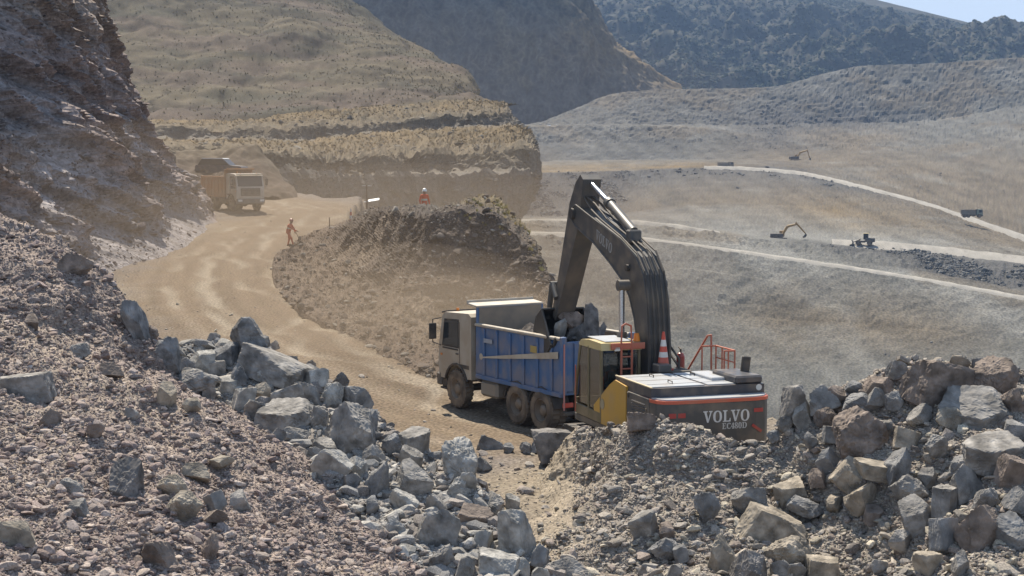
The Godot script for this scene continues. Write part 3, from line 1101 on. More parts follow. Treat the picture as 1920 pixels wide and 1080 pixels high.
	side.append_array([Vector2(5.84, 0.86), Vector2(6.16, 0.86), Vector2(6.24, 1.3), Vector2(6.2, 1.92), Vector2(5.98, 2.86), Vector2(5.8, 3.0), Vector2(4.3, 3.06), Vector2(4.14, 2.96)])
	b = MB.new()
	b.prism(side, -1.2, 1.2)
	var c := part(o, "cab", b, cab)
	b = MB.new()
	b.box(Vector3(6.115, 2.42, 0), Vector3(0.03, 0.84, 2.14), 0.01, Basis(Vector3.BACK, 0.232))
	part(c, "windscreen", b, glass)
	b = MB.new()
	b.box(Vector3(6.04, 2.99, 0), Vector3(0.34, 0.05, 2.2), 0.015, Basis(Vector3.BACK, -0.2))
	part(c, "sun_visor", b, black)
	b = MB.new()
	b.box(Vector3(6.245, 1.55, 0), Vector3(0.05, 0.62, 1.7), 0.015)
	part(c, "grille", b, black)
	for k in 4:
		b = MB.new()
		b.box(Vector3(6.275, 1.34 + k * 0.14, 0), Vector3(0.03, 0.045, 1.66), 0.008)
		part(c, "grille_slat", b, paint("grille_grey", Color(0.12, 0.115, 0.11), 0.5))
	b = MB.new()
	b.box(Vector3(6.2, 0.8, 0), Vector3(0.26, 0.42, 2.46), 0.05)
	part(c, "bumper", b, paint("bumper_grey", Color(0.09, 0.085, 0.08), 0.6))
	for s in [-1.0, 1.0]:
		b = MB.new()
		b.box(Vector3(6.345, 0.86, s * 0.95), Vector3(0.03, 0.17, 0.36), 0.02)
		part(c, "headlight", b, paint("lamp_glass", Color(0.62, 0.62, 0.58), 0.1, false))
		b = MB.new()
		b.prism([Vector2(4.95, 1.95), Vector2(5.95, 1.95), Vector2(5.8, 2.74), Vector2(4.95, 2.78)], -0.006, 0.006, Transform3D(Basis(), Vector3(0, 0, s * 1.207)))
		part(c, "door_window", b, glass)
		b = MB.new()
		b.box(Vector3(4.86, 1.9, s * 1.203), Vector3(0.025, 1.7, 0.012), 0.003)
		b.box(Vector3(5.0, 1.72, s * 1.215), Vector3(0.16, 0.04, 0.03), 0.008)
		part(c, "door_seam", b, black)
		b = MB.new()
		b.tube([Vector3(6.02, 2.8, s * 1.2), Vector3(6.22, 2.74, s * 1.42), Vector3(6.22, 2.0, s * 1.42), Vector3(6.08, 1.9, s * 1.2)], 0.018, 6)
		b.box(Vector3(6.19, 2.36, s * 1.44), Vector3(0.07, 0.52, 0.26), 0.03)
		part(c, "mirror", b, black)
		b = MB.new()
		b.box(Vector3(5.9, 0.52, s * 1.06), Vector3(0.4, 0.06, 0.3), 0.01)
		b.box(Vector3(5.9, 0.68, s * 1.14), Vector3(0.3, 0.3, 0.04), 0.01)
		part(c, "step", b, black)
	b = MB.new()
	b.cyl(Vector3(4.5, 3.05, 0.4), Vector3(4.5, 3.2, 0.4), 0.07, 0.06, 10)
	part(c, "roof_lamp", b, paint("lamp_orange", Color(0.6, 0.2, 0.03), 0.3, false))
	for s in [-1.0, 1.0]:
		b = MB.new()
		b.box(Vector3(4.55, 1.35, s * 1.206), Vector3(0.56, 0.12, 0.012), 0.004)
		b.box(Vector3(5.45, 1.85, s * 1.208), Vector3(1.0, 0.05, 0.016), 0.005)
		b.prism([Vector2(4.90, 1.90), Vector2(6.0, 1.90), Vector2(5.84, 2.79), Vector2(4.90, 2.83)], -0.002, 0.002, Transform3D(Basis(), Vector3(0, 0, s * 1.2025)))
		part(c, "side_trim", b, black)
		b = MB.new()
		b.box(Vector3(6.02, 1.62, s * 1.21), Vector3(0.1, 0.07, 0.03), 0.01)
		part(c, "indicator", b, paint("lamp_orange", Color(0.6, 0.2, 0.03), 0.3, false))
		b = MB.new()
		for k in 8:
			var t0 := PI * (0.12 + 0.095 * k)
			var t1 := PI * (0.12 + 0.095 * (k + 1))
			var q0 := Vector3(5.06 + cos(t0) * 0.73, 0.62 + sin(t0) * 0.77, s * 1.2)
			var q1 := Vector3(5.06 + cos(t1) * 0.73, 0.62 + sin(t1) * 0.77, s * 1.2)
			b.box((q0 + q1) / 2.0, Vector3(q0.distance_to(q1) + 0.02, 0.07, 0.09), 0.012, Basis(Vector3.BACK, atan2(q1.y - q0.y, q1.x - q0.x)))
		part(c, "wheel_arch", b, black)
		b = MB.new()
		b.tube([Vector3(5.84, 3.02, s * 0.7), Vector3(5.84, 3.1, s * 0.7)], 0.05, 8)
		part(c, "marker_lamp", b, paint("lamp_orange", Color(0.6, 0.2, 0.03), 0.3, false))
	b = MB.new()
	b.cyl(Vector3(3.98, 0.95, -0.98), Vector3(3.98, 2.9, -0.98), 0.075, 0.075, 12)
	b.box(Vector3(3.98, 2.2, -0.98), Vector3(0.22, 0.9, 0.22), 0.04)
	part(o, "exhaust", b, black)
	b = MB.new()
	b.box(Vector3(3.97, 2.0, 0.7), Vector3(0.24, 1.7, 0.34), 0.05)
	part(o, "air_intake", b, black)
	if striped:
		b = MB.new()
		b.prism([Vector2(3.3, 1.78), Vector2(2.2, 1.88), Vector2(-0.95, 2.22), Vector2(-0.95, 2.42), Vector2(0.9, 2.16), Vector2(3.3, 1.82)], -0.004, 0.004, Transform3D(Basis(), Vector3(0, 0, -1.294)))
		part(o, "stripe", b, trim, "tapering beige stripe along the blue tub side")
		b = MB.new()
		b.cyl(Vector3(3.36, 1.82, -1.29), Vector3(3.36, 1.82, -1.30), 0.10, 0.10, 16)
		part(o, "badge", b, trim)
		b = MB.new()
		b.box(Vector3(0.35, 2.36, -1.296), Vector3(0.34, 0.2, 0.012), 0.004)
		part(o, "badge", b, paint("badge_gold", Color(0.42, 0.30, 0.07), 0.5))
		b = MB.new()
		b.box(Vector3(2.95, 2.34, -1.296), Vector3(0.5, 0.13, 0.012), 0.004)
		part(o, "name_plate", b, paint("plate_pale", Color(0.3, 0.34, 0.4), 0.6))
	return o


func heap_of_rock(called: String, label: String, at: Transform3D, y: float, c: Color):
	# broken rock in a tub, heaped towards the middle
	var n := noise(141, 1.4, 4)
	var p := PackedVector3Array()
	var cols := PackedColorArray()
	for j in 28:
		for i in 40:
			var x := lerpf(-1.0, 3.7, i / 39.0)
			var z := lerpf(1.16, -1.16, j / 27.0)
			var e := (1.0 - pow(absf(z) / 1.16, 3.0)) * (1.0 - pow(absf((x - 1.35) / 2.35), 4.0))
			var h := 1.3 + (y - 1.3) * (0.55 + 0.45 * e) + n.get_noise_2d(x, z) * 0.28
			p.append(Vector3(x, h, z))
			cols.append(tinted(c, n.get_noise_2d(x * 3.0, z * 3.0) * 0.6))
	var o := put(called, grid_mesh(p, cols, 40, 28, true), earth("loose_stone", "grit", 0.6))
	o.transform = at
	describe(o, label, "rock load")


func excavator(at: Transform3D):
	var o := thing("excavator", "large grey and yellow crawler excavator loading the blue tipper over the berm", "excavator", at)
	var yellow := paint("machine_yellow", Color(0.52, 0.285, 0.03), 0.45)
	var grey := paint("machine_grey", Color(0.055, 0.058, 0.06), 0.5)
	var arm_grey := paint("boom_grey", Color(0.060, 0.060, 0.060), 0.5)
	var navy := paint("hood_side", Color(0.03, 0.036, 0.05), 0.4)
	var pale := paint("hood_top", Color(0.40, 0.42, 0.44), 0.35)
	var red := paint("rail_red", Color(0.40, 0.095, 0.05), 0.55)
	var black := paint("chassis_black", Color(0.035, 0.032, 0.030), 0.7)
	var chrome := paint("rod_steel", Color(0.55, 0.55, 0.55), 0.25, false, 0.9)
	var plan := Basis(Vector3(1, 0, 0), Vector3(0, 0, -1), Vector3(0, 1, 0))
	var b: MB
	# crawlers
	for s in [-1.0, 1.0]:
		var ring := []
		for k in 13:
			var t := PI / 2 + PI * k / 12.0
			ring.append(Vector2(-2.1 + cos(t) * 0.52, 0.55 + sin(t) * 0.52))
		for k in 13:
			var t := -PI / 2 + PI * k / 12.0
			ring.append(Vector2(2.1 + cos(t) * 0.52, 0.55 + sin(t) * 0.52))
		b = MB.new()
		b.prism(ring, s * 1.35 - 0.27, s * 1.35 + 0.27)
		var track := part(o, "crawler", b, black)
		var total := 0.0
		var legs := []
		for k in ring.size():
			legs.append(ring[k].distance_to(ring[(k + 1) % ring.size()]))
			total += legs[k]
		var shoes := 46
		for q in shoes:
			var want := total * q / shoes
			var k := 0
			while want > legs[k]:
				want -= legs[k]
				k += 1
			var e: Vector2 = (ring[(k + 1) % ring.size()] - ring[k]).normalized()
			var m: Vector2 = ring[k] + e * want
			b = MB.new()
			b.box(Vector3(m.x + e.y * 0.02, m.y - e.x * 0.02, s * 1.35), Vector3(0.2, 0.05, 0.6), 0.01, Basis(Vector3.BACK, atan2(e.y, e.x)))
			part(track, "track_shoe", b, black)
	b = MB.new()
	b.box(Vector3(0, 0.75, 0), Vector3(2.2, 0.5, 2.3), 0.05)
	b.cyl(Vector3(0, 0.9, 0), Vector3(0, 1.25, 0), 0.75, 0.75, 28)
	part(o, "undercarriage", b, black)
	# upper frame
	b = MB.new()
	b.box(Vector3(-0.4, 1.34, 0), Vector3(5.0, 0.22, 2.86), 0.04)
	part(o, "deck", b, grey)
	# counterweight
	var out := [Vector2(-2.35, 1.45), Vector2(-2.95, 1.45), Vector2(-3.2, 1.39), Vector2(-3.34, 1.26), Vector2(-3.41, 1.0), Vector2(-3.43, 0.5)]
	var ring2 := out.duplicate()
	for k in range(out.size() - 1, -1, -1):
		ring2.append(Vector2(out[k].x, -out[k].y))
	b = MB.new()
	b.prism(ring2, 1.40, 2.42, Transform3D(plan, Vector3.ZERO))
	var low := []
	for q in ring2:
		low.append(Vector2(q.x * 0.985 - 0.03, q.y * 0.97))
	b.prism(low, 1.27, 1.398, Transform3D(plan, Vector3.ZERO))
	var cw := part(o, "counterweight", b, grey)
	b = MB.new()
	var proud := []
	for q in ring2:
		proud.append(Vector2(q.x - (0.012 if q.x < -2.5 else 0.0), q.y * 1.008))
	b.prism(proud, 2.425, 2.50, Transform3D(plan, Vector3.ZERO))
	part(cw, "stripe", b, paint("stripe_red", Color(0.52, 0.10, 0.05), 0.45), "orange-red band round the counterweight rim")
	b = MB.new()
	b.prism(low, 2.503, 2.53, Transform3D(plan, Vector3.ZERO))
	part(cw, "top_plate", b, pale)  # pale colour stands for light reflected off the counterweight top
	lettering(cw, "lettering", "VOLVO", Vector3(-3.436, 2.10, 0.24), 0.36, 1.16, Color(0.6, 0.6, 0.58))
	lettering(cw, "lettering", "EC480D", Vector3(-3.436, 1.87, 0.44), 0.19, 0.62, Color(0.5, 0.5, 0.48))
	for q in [[Vector3(-3.40, 2.16, -0.98), Vector3(0.02, 0.11, 0.4), 0.0], [Vector3(-3.405, 2.2, 1.06), Vector3(0.02, 0.09, 0.24), 0.0], [Vector3(-3.415, 1.78, 1.02), Vector3(0.02, 0.07, 0.3), 0.6]]:
		b = MB.new()
		b.box(q[0], q[1], 0.003, Basis(Vector3.RIGHT, q[2]) * Basis(Vector3.UP, 0.08 * signf(q[0].z)))
		part(cw, "reflector", b, paint("reflector_red", Color(0.36, 0.035, 0.03), 0.5))
	# engine hood: raised, pale on top, dark round its sides
	b = MB.new()
	b.prism([Vector2(-0.75, 1.42), Vector2(-2.9, 1.42), Vector2(-2.98, 1.2), Vector2(-2.98, -1.42), Vector2(-0.75, -1.42)], 1.45, 2.74, Transform3D(plan, Vector3.ZERO))
	var hood := part(o, "engine_hood", b, navy)
	for q in [[-1.85, -0.72, 2.02, 1.34], [-1.85, 0.72, 2.02, 1.36]]:
		b = MB.new()
		b.box(Vector3(q[0], 2.752, q[1]), Vector3(q[2], 0.022, q[3]), 0.01)
		part(hood, "hood_panel", b, pale)
	b = MB.new()
	b.box(Vector3(-2.3, 2.84, 1.05), Vector3(1.3, 0.19, 0.7), 0.05)
	part(hood, "air_cleaner_cover", b, navy)
	b = MB.new()
	b.box(Vector3(-1.75, 2.79, 0.62), Vector3(1.2, 0.09, 0.5), 0.03)
	part(hood, "hood_hump", b, pale)
	b = MB.new()
	b.box(Vector3(-2.2, 3.08, 1.32), Vector3(0.12, 0.42, 0.2), 0.02, Basis(Vector3.RIGHT, 0.12))
	part(hood, "exhaust_stack", b, black)
	b = MB.new()
	b.cyl(Vector3(-2.93, 2.66, 1.28), Vector3(-2.99, 2.66, 1.28), 0.075, 0.075, 14)
	part(hood, "work_lamp", b, paint("lamp_glass", Color(0.62, 0.62, 0.58), 0.1, false))
	# panels of the left side
	b = MB.new()
	b.prism([Vector2(0.55, 1.55), Vector2(0.1, 1.45), Vector2(-1.55, 1.45), Vector2(-1.55, 2.6), Vector2(-0.85, 2.66), Vector2(-0.5, 2.5), Vector2(0.55, 1.85)], -0.03, 0.03, Transform3D(Basis(), Vector3(0, 0, -1.455)))
	part(o, "side_panel", b, yellow, "yellow slanted side panel behind the cab")
	b = MB.new()
	b.box(Vector3(-2.25, 2.0, -1.45), Vector3(1.32, 1.0, 0.05), 0.02)
	part(o, "side_panel", b, grey)
	for k in 6:
		b = MB.new()
		b.box(Vector3(-2.3, 1.98 + k * 0.07, -1.48), Vector3(0.8, 0.03, 0.02), 0.005, Basis(Vector3.RIGHT, 0.5))
		part(o, "vent_slat", b, navy)
	for q in [Vector3(-2.78, 2.2, -1.485), Vector3(-1.7, 2.42, -1.49), Vector3(-1.7, 1.7, -1.49)]:
		b = MB.new()
		b.box(q, Vector3(0.05, 0.12, 0.03), 0.008)
		part(o, "latch", b, black)
	for q in [[-1.3, -0.72], [-2.4, -0.72], [-1.3, 0.35]]:
		b = MB.new()
		b.tube([Vector3(q[0] - 0.12, 2.762, q[1]), Vector3(q[0] - 0.12, 2.82, q[1]), Vector3(q[0] + 0.12, 2.82, q[1]), Vector3(q[0] + 0.12, 2.762, q[1])], 0.012, 6)
		part(hood, "handle", b, black)
	for x in [-1.2, -1.85, -2.5]:
		b = MB.new()
		b.box(Vector3(x, 2.764, -0.05), Vector3(0.02, 0.008, 2.6), 0.002)
		part(hood, "panel_seam", b, navy)
	b = MB.new()
	b.box(Vector3(-2.2, 1.56, -1.482), Vector3(1.2, 0.08, 0.02), 0.005, Basis(Vector3.BACK, 0.16))
	part(o, "side_band", b, yellow)
	b = MB.new()
	b.box(Vector3(-1.85, 2.755, -1.415), Vector3(2.2, 0.03, 0.05), 0.01)
	part(o, "hood_edge", b, paint("edge_cream", Color(0.55, 0.47, 0.3), 0.5))
	b = MB.new()
	b.cyl(Vector3(-0.05, 1.95, -1.486), Vector3(-0.05, 1.95, -1.496), 0.13, 0.13, 18)
	part(o, "round_badge", b, paint("badge_grey", Color(0.3, 0.26, 0.16), 0.4))
	# right-hand boxes
	b = MB.new()
	b.box(Vector3(0.45, 1.98, 1.0), Vector3(2.3, 1.06, 0.84), 0.06)
	part(o, "fuel_tank", b, grey)
	b = MB.new()
	b.box(Vector3(-0.35, 2.66, 0.25), Vector3(0.75, 0.24, 0.8), 0.03)
	part(o, "tool_box", b, black)
	b = MB.new()
	b.box(Vector3(-0.55, 2.86, -0.12), Vector3(0.42, 0.2, 0.34), 0.02)
	part(o, "battery_case", b, paint("case_dark", Color(0.06, 0.06, 0.06), 0.4))
	# cab: frame posts, roof, panes, seat
	var z0 := -1.46
	var z1 := -0.46
	var cf := MB.new()
	for q in [[[0.08, 1.45], [0.12, 3.28]], [[0.95, 1.45], [0.95, 3.3]], [[1.95, 1.9], [1.55, 3.26]]]:
		for z in [z0, z1]:
			var a := Vector3(q[0][0], q[0][1], z)
			var e := Vector3(q[1][0], q[1][1], z)
			cf.box((a + e) / 2.0, Vector3(0.09, a.distance_to(e), 0.07), 0.02, Basis(Vector3.BACK, -atan2(e.x - a.x, e.y - a.y)))
	cf.box(Vector3(1.0, 1.58, z0), Vector3(1.85, 0.26, 0.06), 0.02)
	cf.box(Vector3(1.0, 1.7, z1), Vector3(1.85, 0.5, 0.06), 0.02)
	cf.box(Vector3(0.08, 1.85, (z0 + z1) / 2), Vector3(0.06, 0.8, 0.96), 0.02)
	cf.box(Vector3(1.93, 1.65, (z0 + z1) / 2), Vector3(0.06, 0.4, 0.96), 0.02)
	cf.box(Vector3(1.0, 1.47, (z0 + z1) / 2), Vector3(1.9, 0.06, 1.0), 0.01)
	var cab := part(o, "cab", cf, paint("cab_frame", Color(0.13, 0.105, 0.05), 0.5))
	b = MB.new()
	var roof := [Vector2(0.02, 3.26), Vector2(1.6, 3.24), Vector2(1.62, 3.3), Vector2(1.45, 3.4), Vector2(0.9, 3.45), Vector2(0.06, 3.44)]
	b.prism(roof, z0 - 0.03, z1 + 0.04)
	part(cab, "roof", b, paint("roof_cream", Color(0.56, 0.44, 0.19), 0.4))
	b = MB.new()
	b.box(Vector3(0.8, 3.463, (z0 + z1) / 2), Vector3(1.25, 0.02, 0.74), 0.008)
	part(cab, "roof_hatch", b, pale)
	var clear := pane("cab_glass", Color(0.13, 0.17, 0.16), 0.55)
	for q in [[Vector3(0.53, 2.5, z0 - 0.005), Vector3(0.78, 1.5, 0.012)], [Vector3(1.33, 2.5, z0 - 0.005), Vector3(0.62, 1.45, 0.012)], [Vector3(1.0, 2.6, z1), Vector3(1.5, 1.25, 0.012)], [Vector3(0.085, 2.74, (z0 + z1) / 2), Vector3(0.012, 0.9, 0.9)], [Vector3(1.75, 2.55, (z0 + z1) / 2), Vector3(0.012, 1.35, 0.9)]]:
		b = MB.new()
		b.box(q[0], q[1], 0.002, Basis(Vector3.BACK, 0.28) if q[0].x > 1.5 and q[1].x < 0.1 else Basis())
		part(cab, "window", b, clear)
	b = MB.new()
	b.box(Vector3(0.55, 1.95, -0.96), Vector3(0.5, 0.14, 0.5), 0.04)
	b.box(Vector3(0.32, 2.35, -0.96), Vector3(0.14, 0.7, 0.48), 0.05, Basis(Vector3.BACK, 0.12))
	b.box(Vector3(0.55, 1.68, -0.96), Vector3(0.3, 0.36, 0.3), 0.02)
	part(cab, "driver_seat", b, black)
	b = MB.new()
	b.cyl(Vector3(0.12, 3.46, -0.52), Vector3(0.12, 3.5, -0.52), 0.09, 0.09, 12)
	b.cyl(Vector3(0.12, 3.5, -0.52), Vector3(0.12, 3.66, -0.52), 0.085, 0.06, 14)
	part(cab, "beacon", b, paint("lamp_orange", Color(0.6, 0.2, 0.03), 0.3, false))
	b = MB.new()
	b.box(Vector3(0.02, 3.3, -1.08), Vector3(0.1, 0.12, 0.16), 0.02)
	part(cab, "work_lamp", b, paint("lamp_glass", Color(0.62, 0.62, 0.58), 0.1, false))
	b = MB.new()
	b.tube([Vector3(0.0, 3.42, -0.98), Vector3(0.0, 3.86, -0.96), Vector3(0.0, 3.92, -0.86), Vector3(0.0, 3.86, -0.72), Vector3(0.0, 3.42, -0.7)], 0.024, 6)
	b.tube([Vector3(-0.02, 3.42, -0.98), Vector3(-0.02, 2.55, -0.98)], 0.03, 6)
	b.tube([Vector3(-0.02, 3.42, -0.7), Vector3(-0.02, 2.55, -0.7)], 0.03, 6)
	for y in [2.8, 3.1, 3.42]:
		b.tube([Vector3(-0.02, y, -0.98), Vector3(-0.02, y, -0.7)], 0.02, 6)
	b.box(Vector3(0.0, 3.36, -0.8), Vector3(0.06, 0.16, 0.9), 0.02)
	b.box(Vector3(0.0, 2.5, -0.84), Vector3(0.3, 0.06, 0.46), 0.02)
	part(o, "access_ladder", b, red, "orange-red ladder and hoop behind the cab")
	b = MB.new()
	b.tube([Vector3(1.75, 1.5, -1.53), Vector3(1.75, 2.7, -1.53)], 0.018, 6)
	part(o, "grab_rail", b, red)
	# guard rails on the right
	b = MB.new()
	for x in [-0.45, -0.8, -1.15, -1.5]:
		b.tube([Vector3(x, 2.74, 1.38), Vector3(x, 3.34, 1.38)], 0.022, 6)
	b.tube([Vector3(-0.45, 3.34, 1.38), Vector3(-1.5, 3.34, 1.38)], 0.022, 6)
	b.tube([Vector3(-0.45, 3.05, 1.38), Vector3(-1.5, 3.05, 1.38)], 0.018, 6)
	b.tube([Vector3(-0.45, 3.34, 1.38), Vector3(-0.45, 3.34, 1.0), Vector3(-0.45, 2.74, 1.0)], 0.022, 6)
	b.tube([Vector3(-1.5, 3.34, 1.38), Vector3(-1.5, 3.34, 1.1), Vector3(-1.5, 2.74, 1.1)], 0.022, 6)
	part(o, "guard_rail", b, red)
	b = MB.new()
	b.tube([Vector3(0.4, 2.5, 0.92), Vector3(-0.3, 3.58, 1.22), Vector3(-0.38, 3.6, 1.28), Vector3(-0.4, 2.74, 1.28)], 0.026, 6)
	part(o, "stair_rail", b, red)
	# boom: a bent box girder
	var plate := func(ring: Array, half: float, at_z: float) -> MB:
		var m := MB.new()
		m.prism(ring, at_z - half, at_z + half)
		return m
	var boom_ring := [Vector2(0.0, 2.1), Vector2(0.03, 3.4), Vector2(0.17, 4.45), Vector2(0.42, 5.08), Vector2(0.9, 5.5), Vector2(2.0, 5.9), Vector2(3.41, 6.24), Vector2(5.3, 6.7), Vector2(5.6, 6.6), Vector2(5.62, 6.3), Vector2(5.35, 6.12), Vector2(3.84, 5.7), Vector2(2.62, 5.22), Vector2(1.75, 4.82), Vector2(1.3, 4.45), Vector2(0.98, 3.95), Vector2(0.76, 3.3), Vector2(0.64, 2.1), Vector2(0.45, 1.85), Vector2(0.15, 1.85)]
	var boom := part(o, "boom", plate.call(boom_ring, 0.29, 0.06), arm_grey)
	for s in [-1.0, 1.0]:
		b = MB.new()
		for k in boom_ring.size():
			var a: Vector2 = boom_ring[k]
			var e: Vector2 = boom_ring[(k + 1) % boom_ring.size()]
			b.box(Vector3((a.x + e.x) / 2, (a.y + e.y) / 2, 0.06 + s * 0.285), Vector3(a.distance_to(e), 0.045, 0.05), 0.008, Basis(Vector3.BACK, atan2(e.y - a.y, e.x - a.x)))
		part(boom, "flange", b, arm_grey)
		b = MB.new()
		b.cyl(Vector3(1.0, 1.7, s * 0.55), Vector3(1.02, 3.6, s * 0.55), 0.13, 0.13, 14)
		var cy := part(o, "boom_cylinder", b, grey)
		b = MB.new()
		b.cyl(Vector3(1.02, 3.6, s * 0.55), Vector3(1.05, 4.75, s * 0.55), 0.075, 0.075, 12)
		part(cy, "piston_rod", b, chrome)
		b = MB.new()
		b.cyl(Vector3(1.05, 4.78, s * 0.36), Vector3(1.05, 4.78, s * 0.66), 0.14, 0.14, 14)
		part(cy, "rod_eye", b, arm_grey)
	b = MB.new()
	b.cyl(Vector3(1.35, 5.2, -0.24), Vector3(1.35, 5.2, -0.32), 0.09, 0.09, 12)
	part(boom, "pin", b, black)
	lettering_side(boom, "lettering", "VOLVO", Vector3(3.1, 5.78, -0.236), 0.36, 1.2, 0.29, Color(0.30, 0.30, 0.29))
	b = MB.new()
	b.cyl(Vector3(1.75, 6.1, 0.06), Vector3(3.42, 6.78, 0.06), 0.13, 0.13, 14)
	b.cyl(Vector3(3.38, 6.765, 0.06), Vector3(3.52, 6.82, 0.06), 0.16, 0.16, 14)
	b.box(Vector3(1.75, 5.98, 0.06), Vector3(0.3, 0.36, 0.34), 0.04)
	var ac := part(o, "arm_cylinder", b, grey)
	b = MB.new()
	b.cyl(Vector3(3.5, 6.81, 0.06), Vector3(4.94, 7.34, 0.06), 0.075, 0.075, 12)
	part(ac, "piston_rod", b, chrome)
	for k in 5:
		b = MB.new()
		var z := -0.22 + 0.13 * k
		b.tube([Vector3(-0.03, 2.3, z), Vector3(-0.02, 3.45, z), Vector3(0.1, 4.5, z), Vector3(0.34, 5.17 + 0.04 * (k % 2), z), Vector3(0.86, 5.6 + 0.05 * (k % 3), z), Vector3(1.95, 5.98 + 0.06 * (k % 2), z), Vector3(3.3, 6.34 + 0.05 * (k % 3), z), Vector3(4.2, 6.6 + 0.16 * (k % 2), z * 0.8), Vector3(4.95, 6.95, z * 0.6)], 0.026, 6)
		part(boom, "hose", b, black)
	for k in 2:
		b = MB.new()
		b.tube([Vector3(0.2, 3.3 - 0.2 * k, 0.42), Vector3(-0.2, 3.0 - 0.2 * k, 0.5), Vector3(-0.25, 2.7, 0.45)], 0.03, 6)
		part(boom, "hose", b, black)
	# arm
	var top := Vector2(4.92, 7.36)
	var end := Vector2(7.11, 3.44)
	var dir := (end - top).normalized()
	var nrm := Vector2(-dir.y, dir.x)
	var arm_ring := []
	for q in [[-0.12, -0.1], [-0.14, 0.14], [0.25, 0.36], [1.0, 0.5], [1.7, 0.42], [3.0, 0.3], [4.35, 0.2], [4.6, 0.1], [4.6, -0.12], [4.3, -0.2], [2.6, -0.32], [1.35, -0.42], [0.75, -0.34]]:
		arm_ring.append(top + dir * q[0] + nrm * q[1])
	var arm := part(o, "arm", plate.call(arm_ring, 0.27, 0.06), arm_grey)
	b = MB.new()
	b.cyl(Vector3(5.45, 6.45, -0.32), Vector3(5.45, 6.45, 0.44), 0.16, 0.16, 16)
	part(arm, "pin", b, black)
	for k in 3:
		b = MB.new()
		var z := -0.1 + 0.13 * k
		var hp := []
		for q in [[0.5, 0.44], [1.2, 0.56], [2.0, 0.46], [3.2, 0.36], [3.9, 0.34]]:
			var m: Vector2 = top + dir * q[0] + nrm * q[1]
			hp.append(Vector3(m.x, m.y, z))
		b.tube(hp, 0.026, 6)
		part(arm, "hose", b, black)
	b = MB.new()
	var c0: Vector2 = top + dir * 0.85 + nrm * 0.62
	var c1: Vector2 = top + dir * 2.6 + nrm * 0.56
	var c2: Vector2 = top + dir * 3.75 + nrm * 0.52
	b.cyl(Vector3(c0.x, c0.y, 0.06), Vector3(c1.x, c1.y, 0.06), 0.11, 0.11, 14)
	var bc := part(o, "bucket_cylinder", b, grey)
	b = MB.new()
	b.cyl(Vector3(c1.x, c1.y, 0.06), Vector3(c2.x, c2.y, 0.06), 0.065, 0.065, 12)
	part(bc, "piston_rod", b, chrome)
	var k1 := Vector3(c2.x, c2.y, 0.06)
	b = MB.new()
	var l0: Vector2 = top + dir * 3.9
	for s in [-0.3, 0.3]:
		b.cyl(Vector3(l0.x, l0.y, 0.06 + s), k1 + Vector3(0, 0, s), 0.085, 0.085, 10)
		b.cyl(k1 + Vector3(0, 0, s), Vector3(7.55, 3.3, 0.06 + s), 0.085, 0.085, 10)
	b.cyl(k1 - Vector3(0, 0, 0.36), k1 + Vector3(0, 0, 0.36), 0.08, 0.08, 10)
	part(o, "bucket_linkage", b, grey)
	# bucket, curled so that it carries its load
	var shell := [Vector2(7.1, 3.62), Vector2(7.6, 3.35), Vector2(7.82, 2.95), Vector2(7.72, 2.6), Vector2(7.4, 2.36), Vector2(6.95, 2.3), Vector2(6.55, 2.42), Vector2(6.3, 2.66)]
	b = MB.new()
	for k in shell.size() - 1:
		var a: Vector2 = shell[k]
		var e: Vector2 = shell[k + 1]
		b.box(Vector3((a.x + e.x) / 2, (a.y + e.y) / 2, 0.06), Vector3(a.distance_to(e) + 0.05, 0.06, 1.3), 0.01, Basis(Vector3.BACK, atan2(e.y - a.y, e.x - a.x)))
	for s in [-1.0, 1.0]:
		b.prism(shell, -0.03, 0.03, Transform3D(Basis(), Vector3(0, 0, 0.06 + s * 0.65)))
	var bucket := part(o, "bucket", b, paint("bucket_steel", Color(0.045, 0.042, 0.04), 0.55, false))
	for k in 5:
		b = MB.new()
		b.box(Vector3(6.22, 2.76, 0.06 - 0.54 + 0.27 * k), Vector3(0.09, 0.3, 0.13), 0.02, Basis(Vector3.BACK, 0.6))
		part(bucket, "tooth", b, paint("bucket_steel", Color(0.045, 0.042, 0.04), 0.55, false))


func lettering(o: Node3D, called: String, words: String, at: Vector3, high: float, wide: float, c: Color):
	# raised letters on a face that looks along -x
	var t := TextMesh.new()
	var f := SystemFont.new()
	f.font_names = PackedStringArray(["Droid Serif"])
	f.font_weight = 700
	t.font = f
	t.text = words
	t.font_size = 64
	t.pixel_size = 0.01
	t.depth = 0.012
	var box := t.get_aabb().size
	var m := MeshInstance3D.new()
	m.name = called
	m.mesh = t
	m.material_override = paint("letters_%s" % words.to_lower(), c, 0.5, false)
	m.transform = Transform3D(Basis(Vector3(0, 0, 1) * wide / box.x, Vector3(0, 1, 0) * high / maxf(box.y, 0.01) * 0.75, Vector3(-1, 0, 0)), at)
	o.add_child(m, true)


func lettering_side(o: Node3D, called: String, words: String, at: Vector3, high: float, wide: float, slope: float, c: Color):
	# letters on a face that looks along -z, read against the way the machine points
	var t := TextMesh.new()
	var f := SystemFont.new()
	f.font_names = PackedStringArray(["Droid Serif"])
	f.font_weight = 700
	t.font = f
	t.text = words
	t.font_size = 64
	t.pixel_size = 0.01
	t.depth = 0.012
	var box := t.get_aabb().size
	var m := MeshInstance3D.new()
	m.name = called
	m.mesh = t
	m.material_override = paint("side_letters", c, 0.5, false)
	m.transform = Transform3D(Basis(Vector3.BACK, slope) * Basis(Vector3(-1, 0, 0) * wide / box.x, Vector3(0, 1, 0) * high / maxf(box.y, 0.01) * 0.75, Vector3(0, 0, -1)), at)
	o.add_child(m, true)


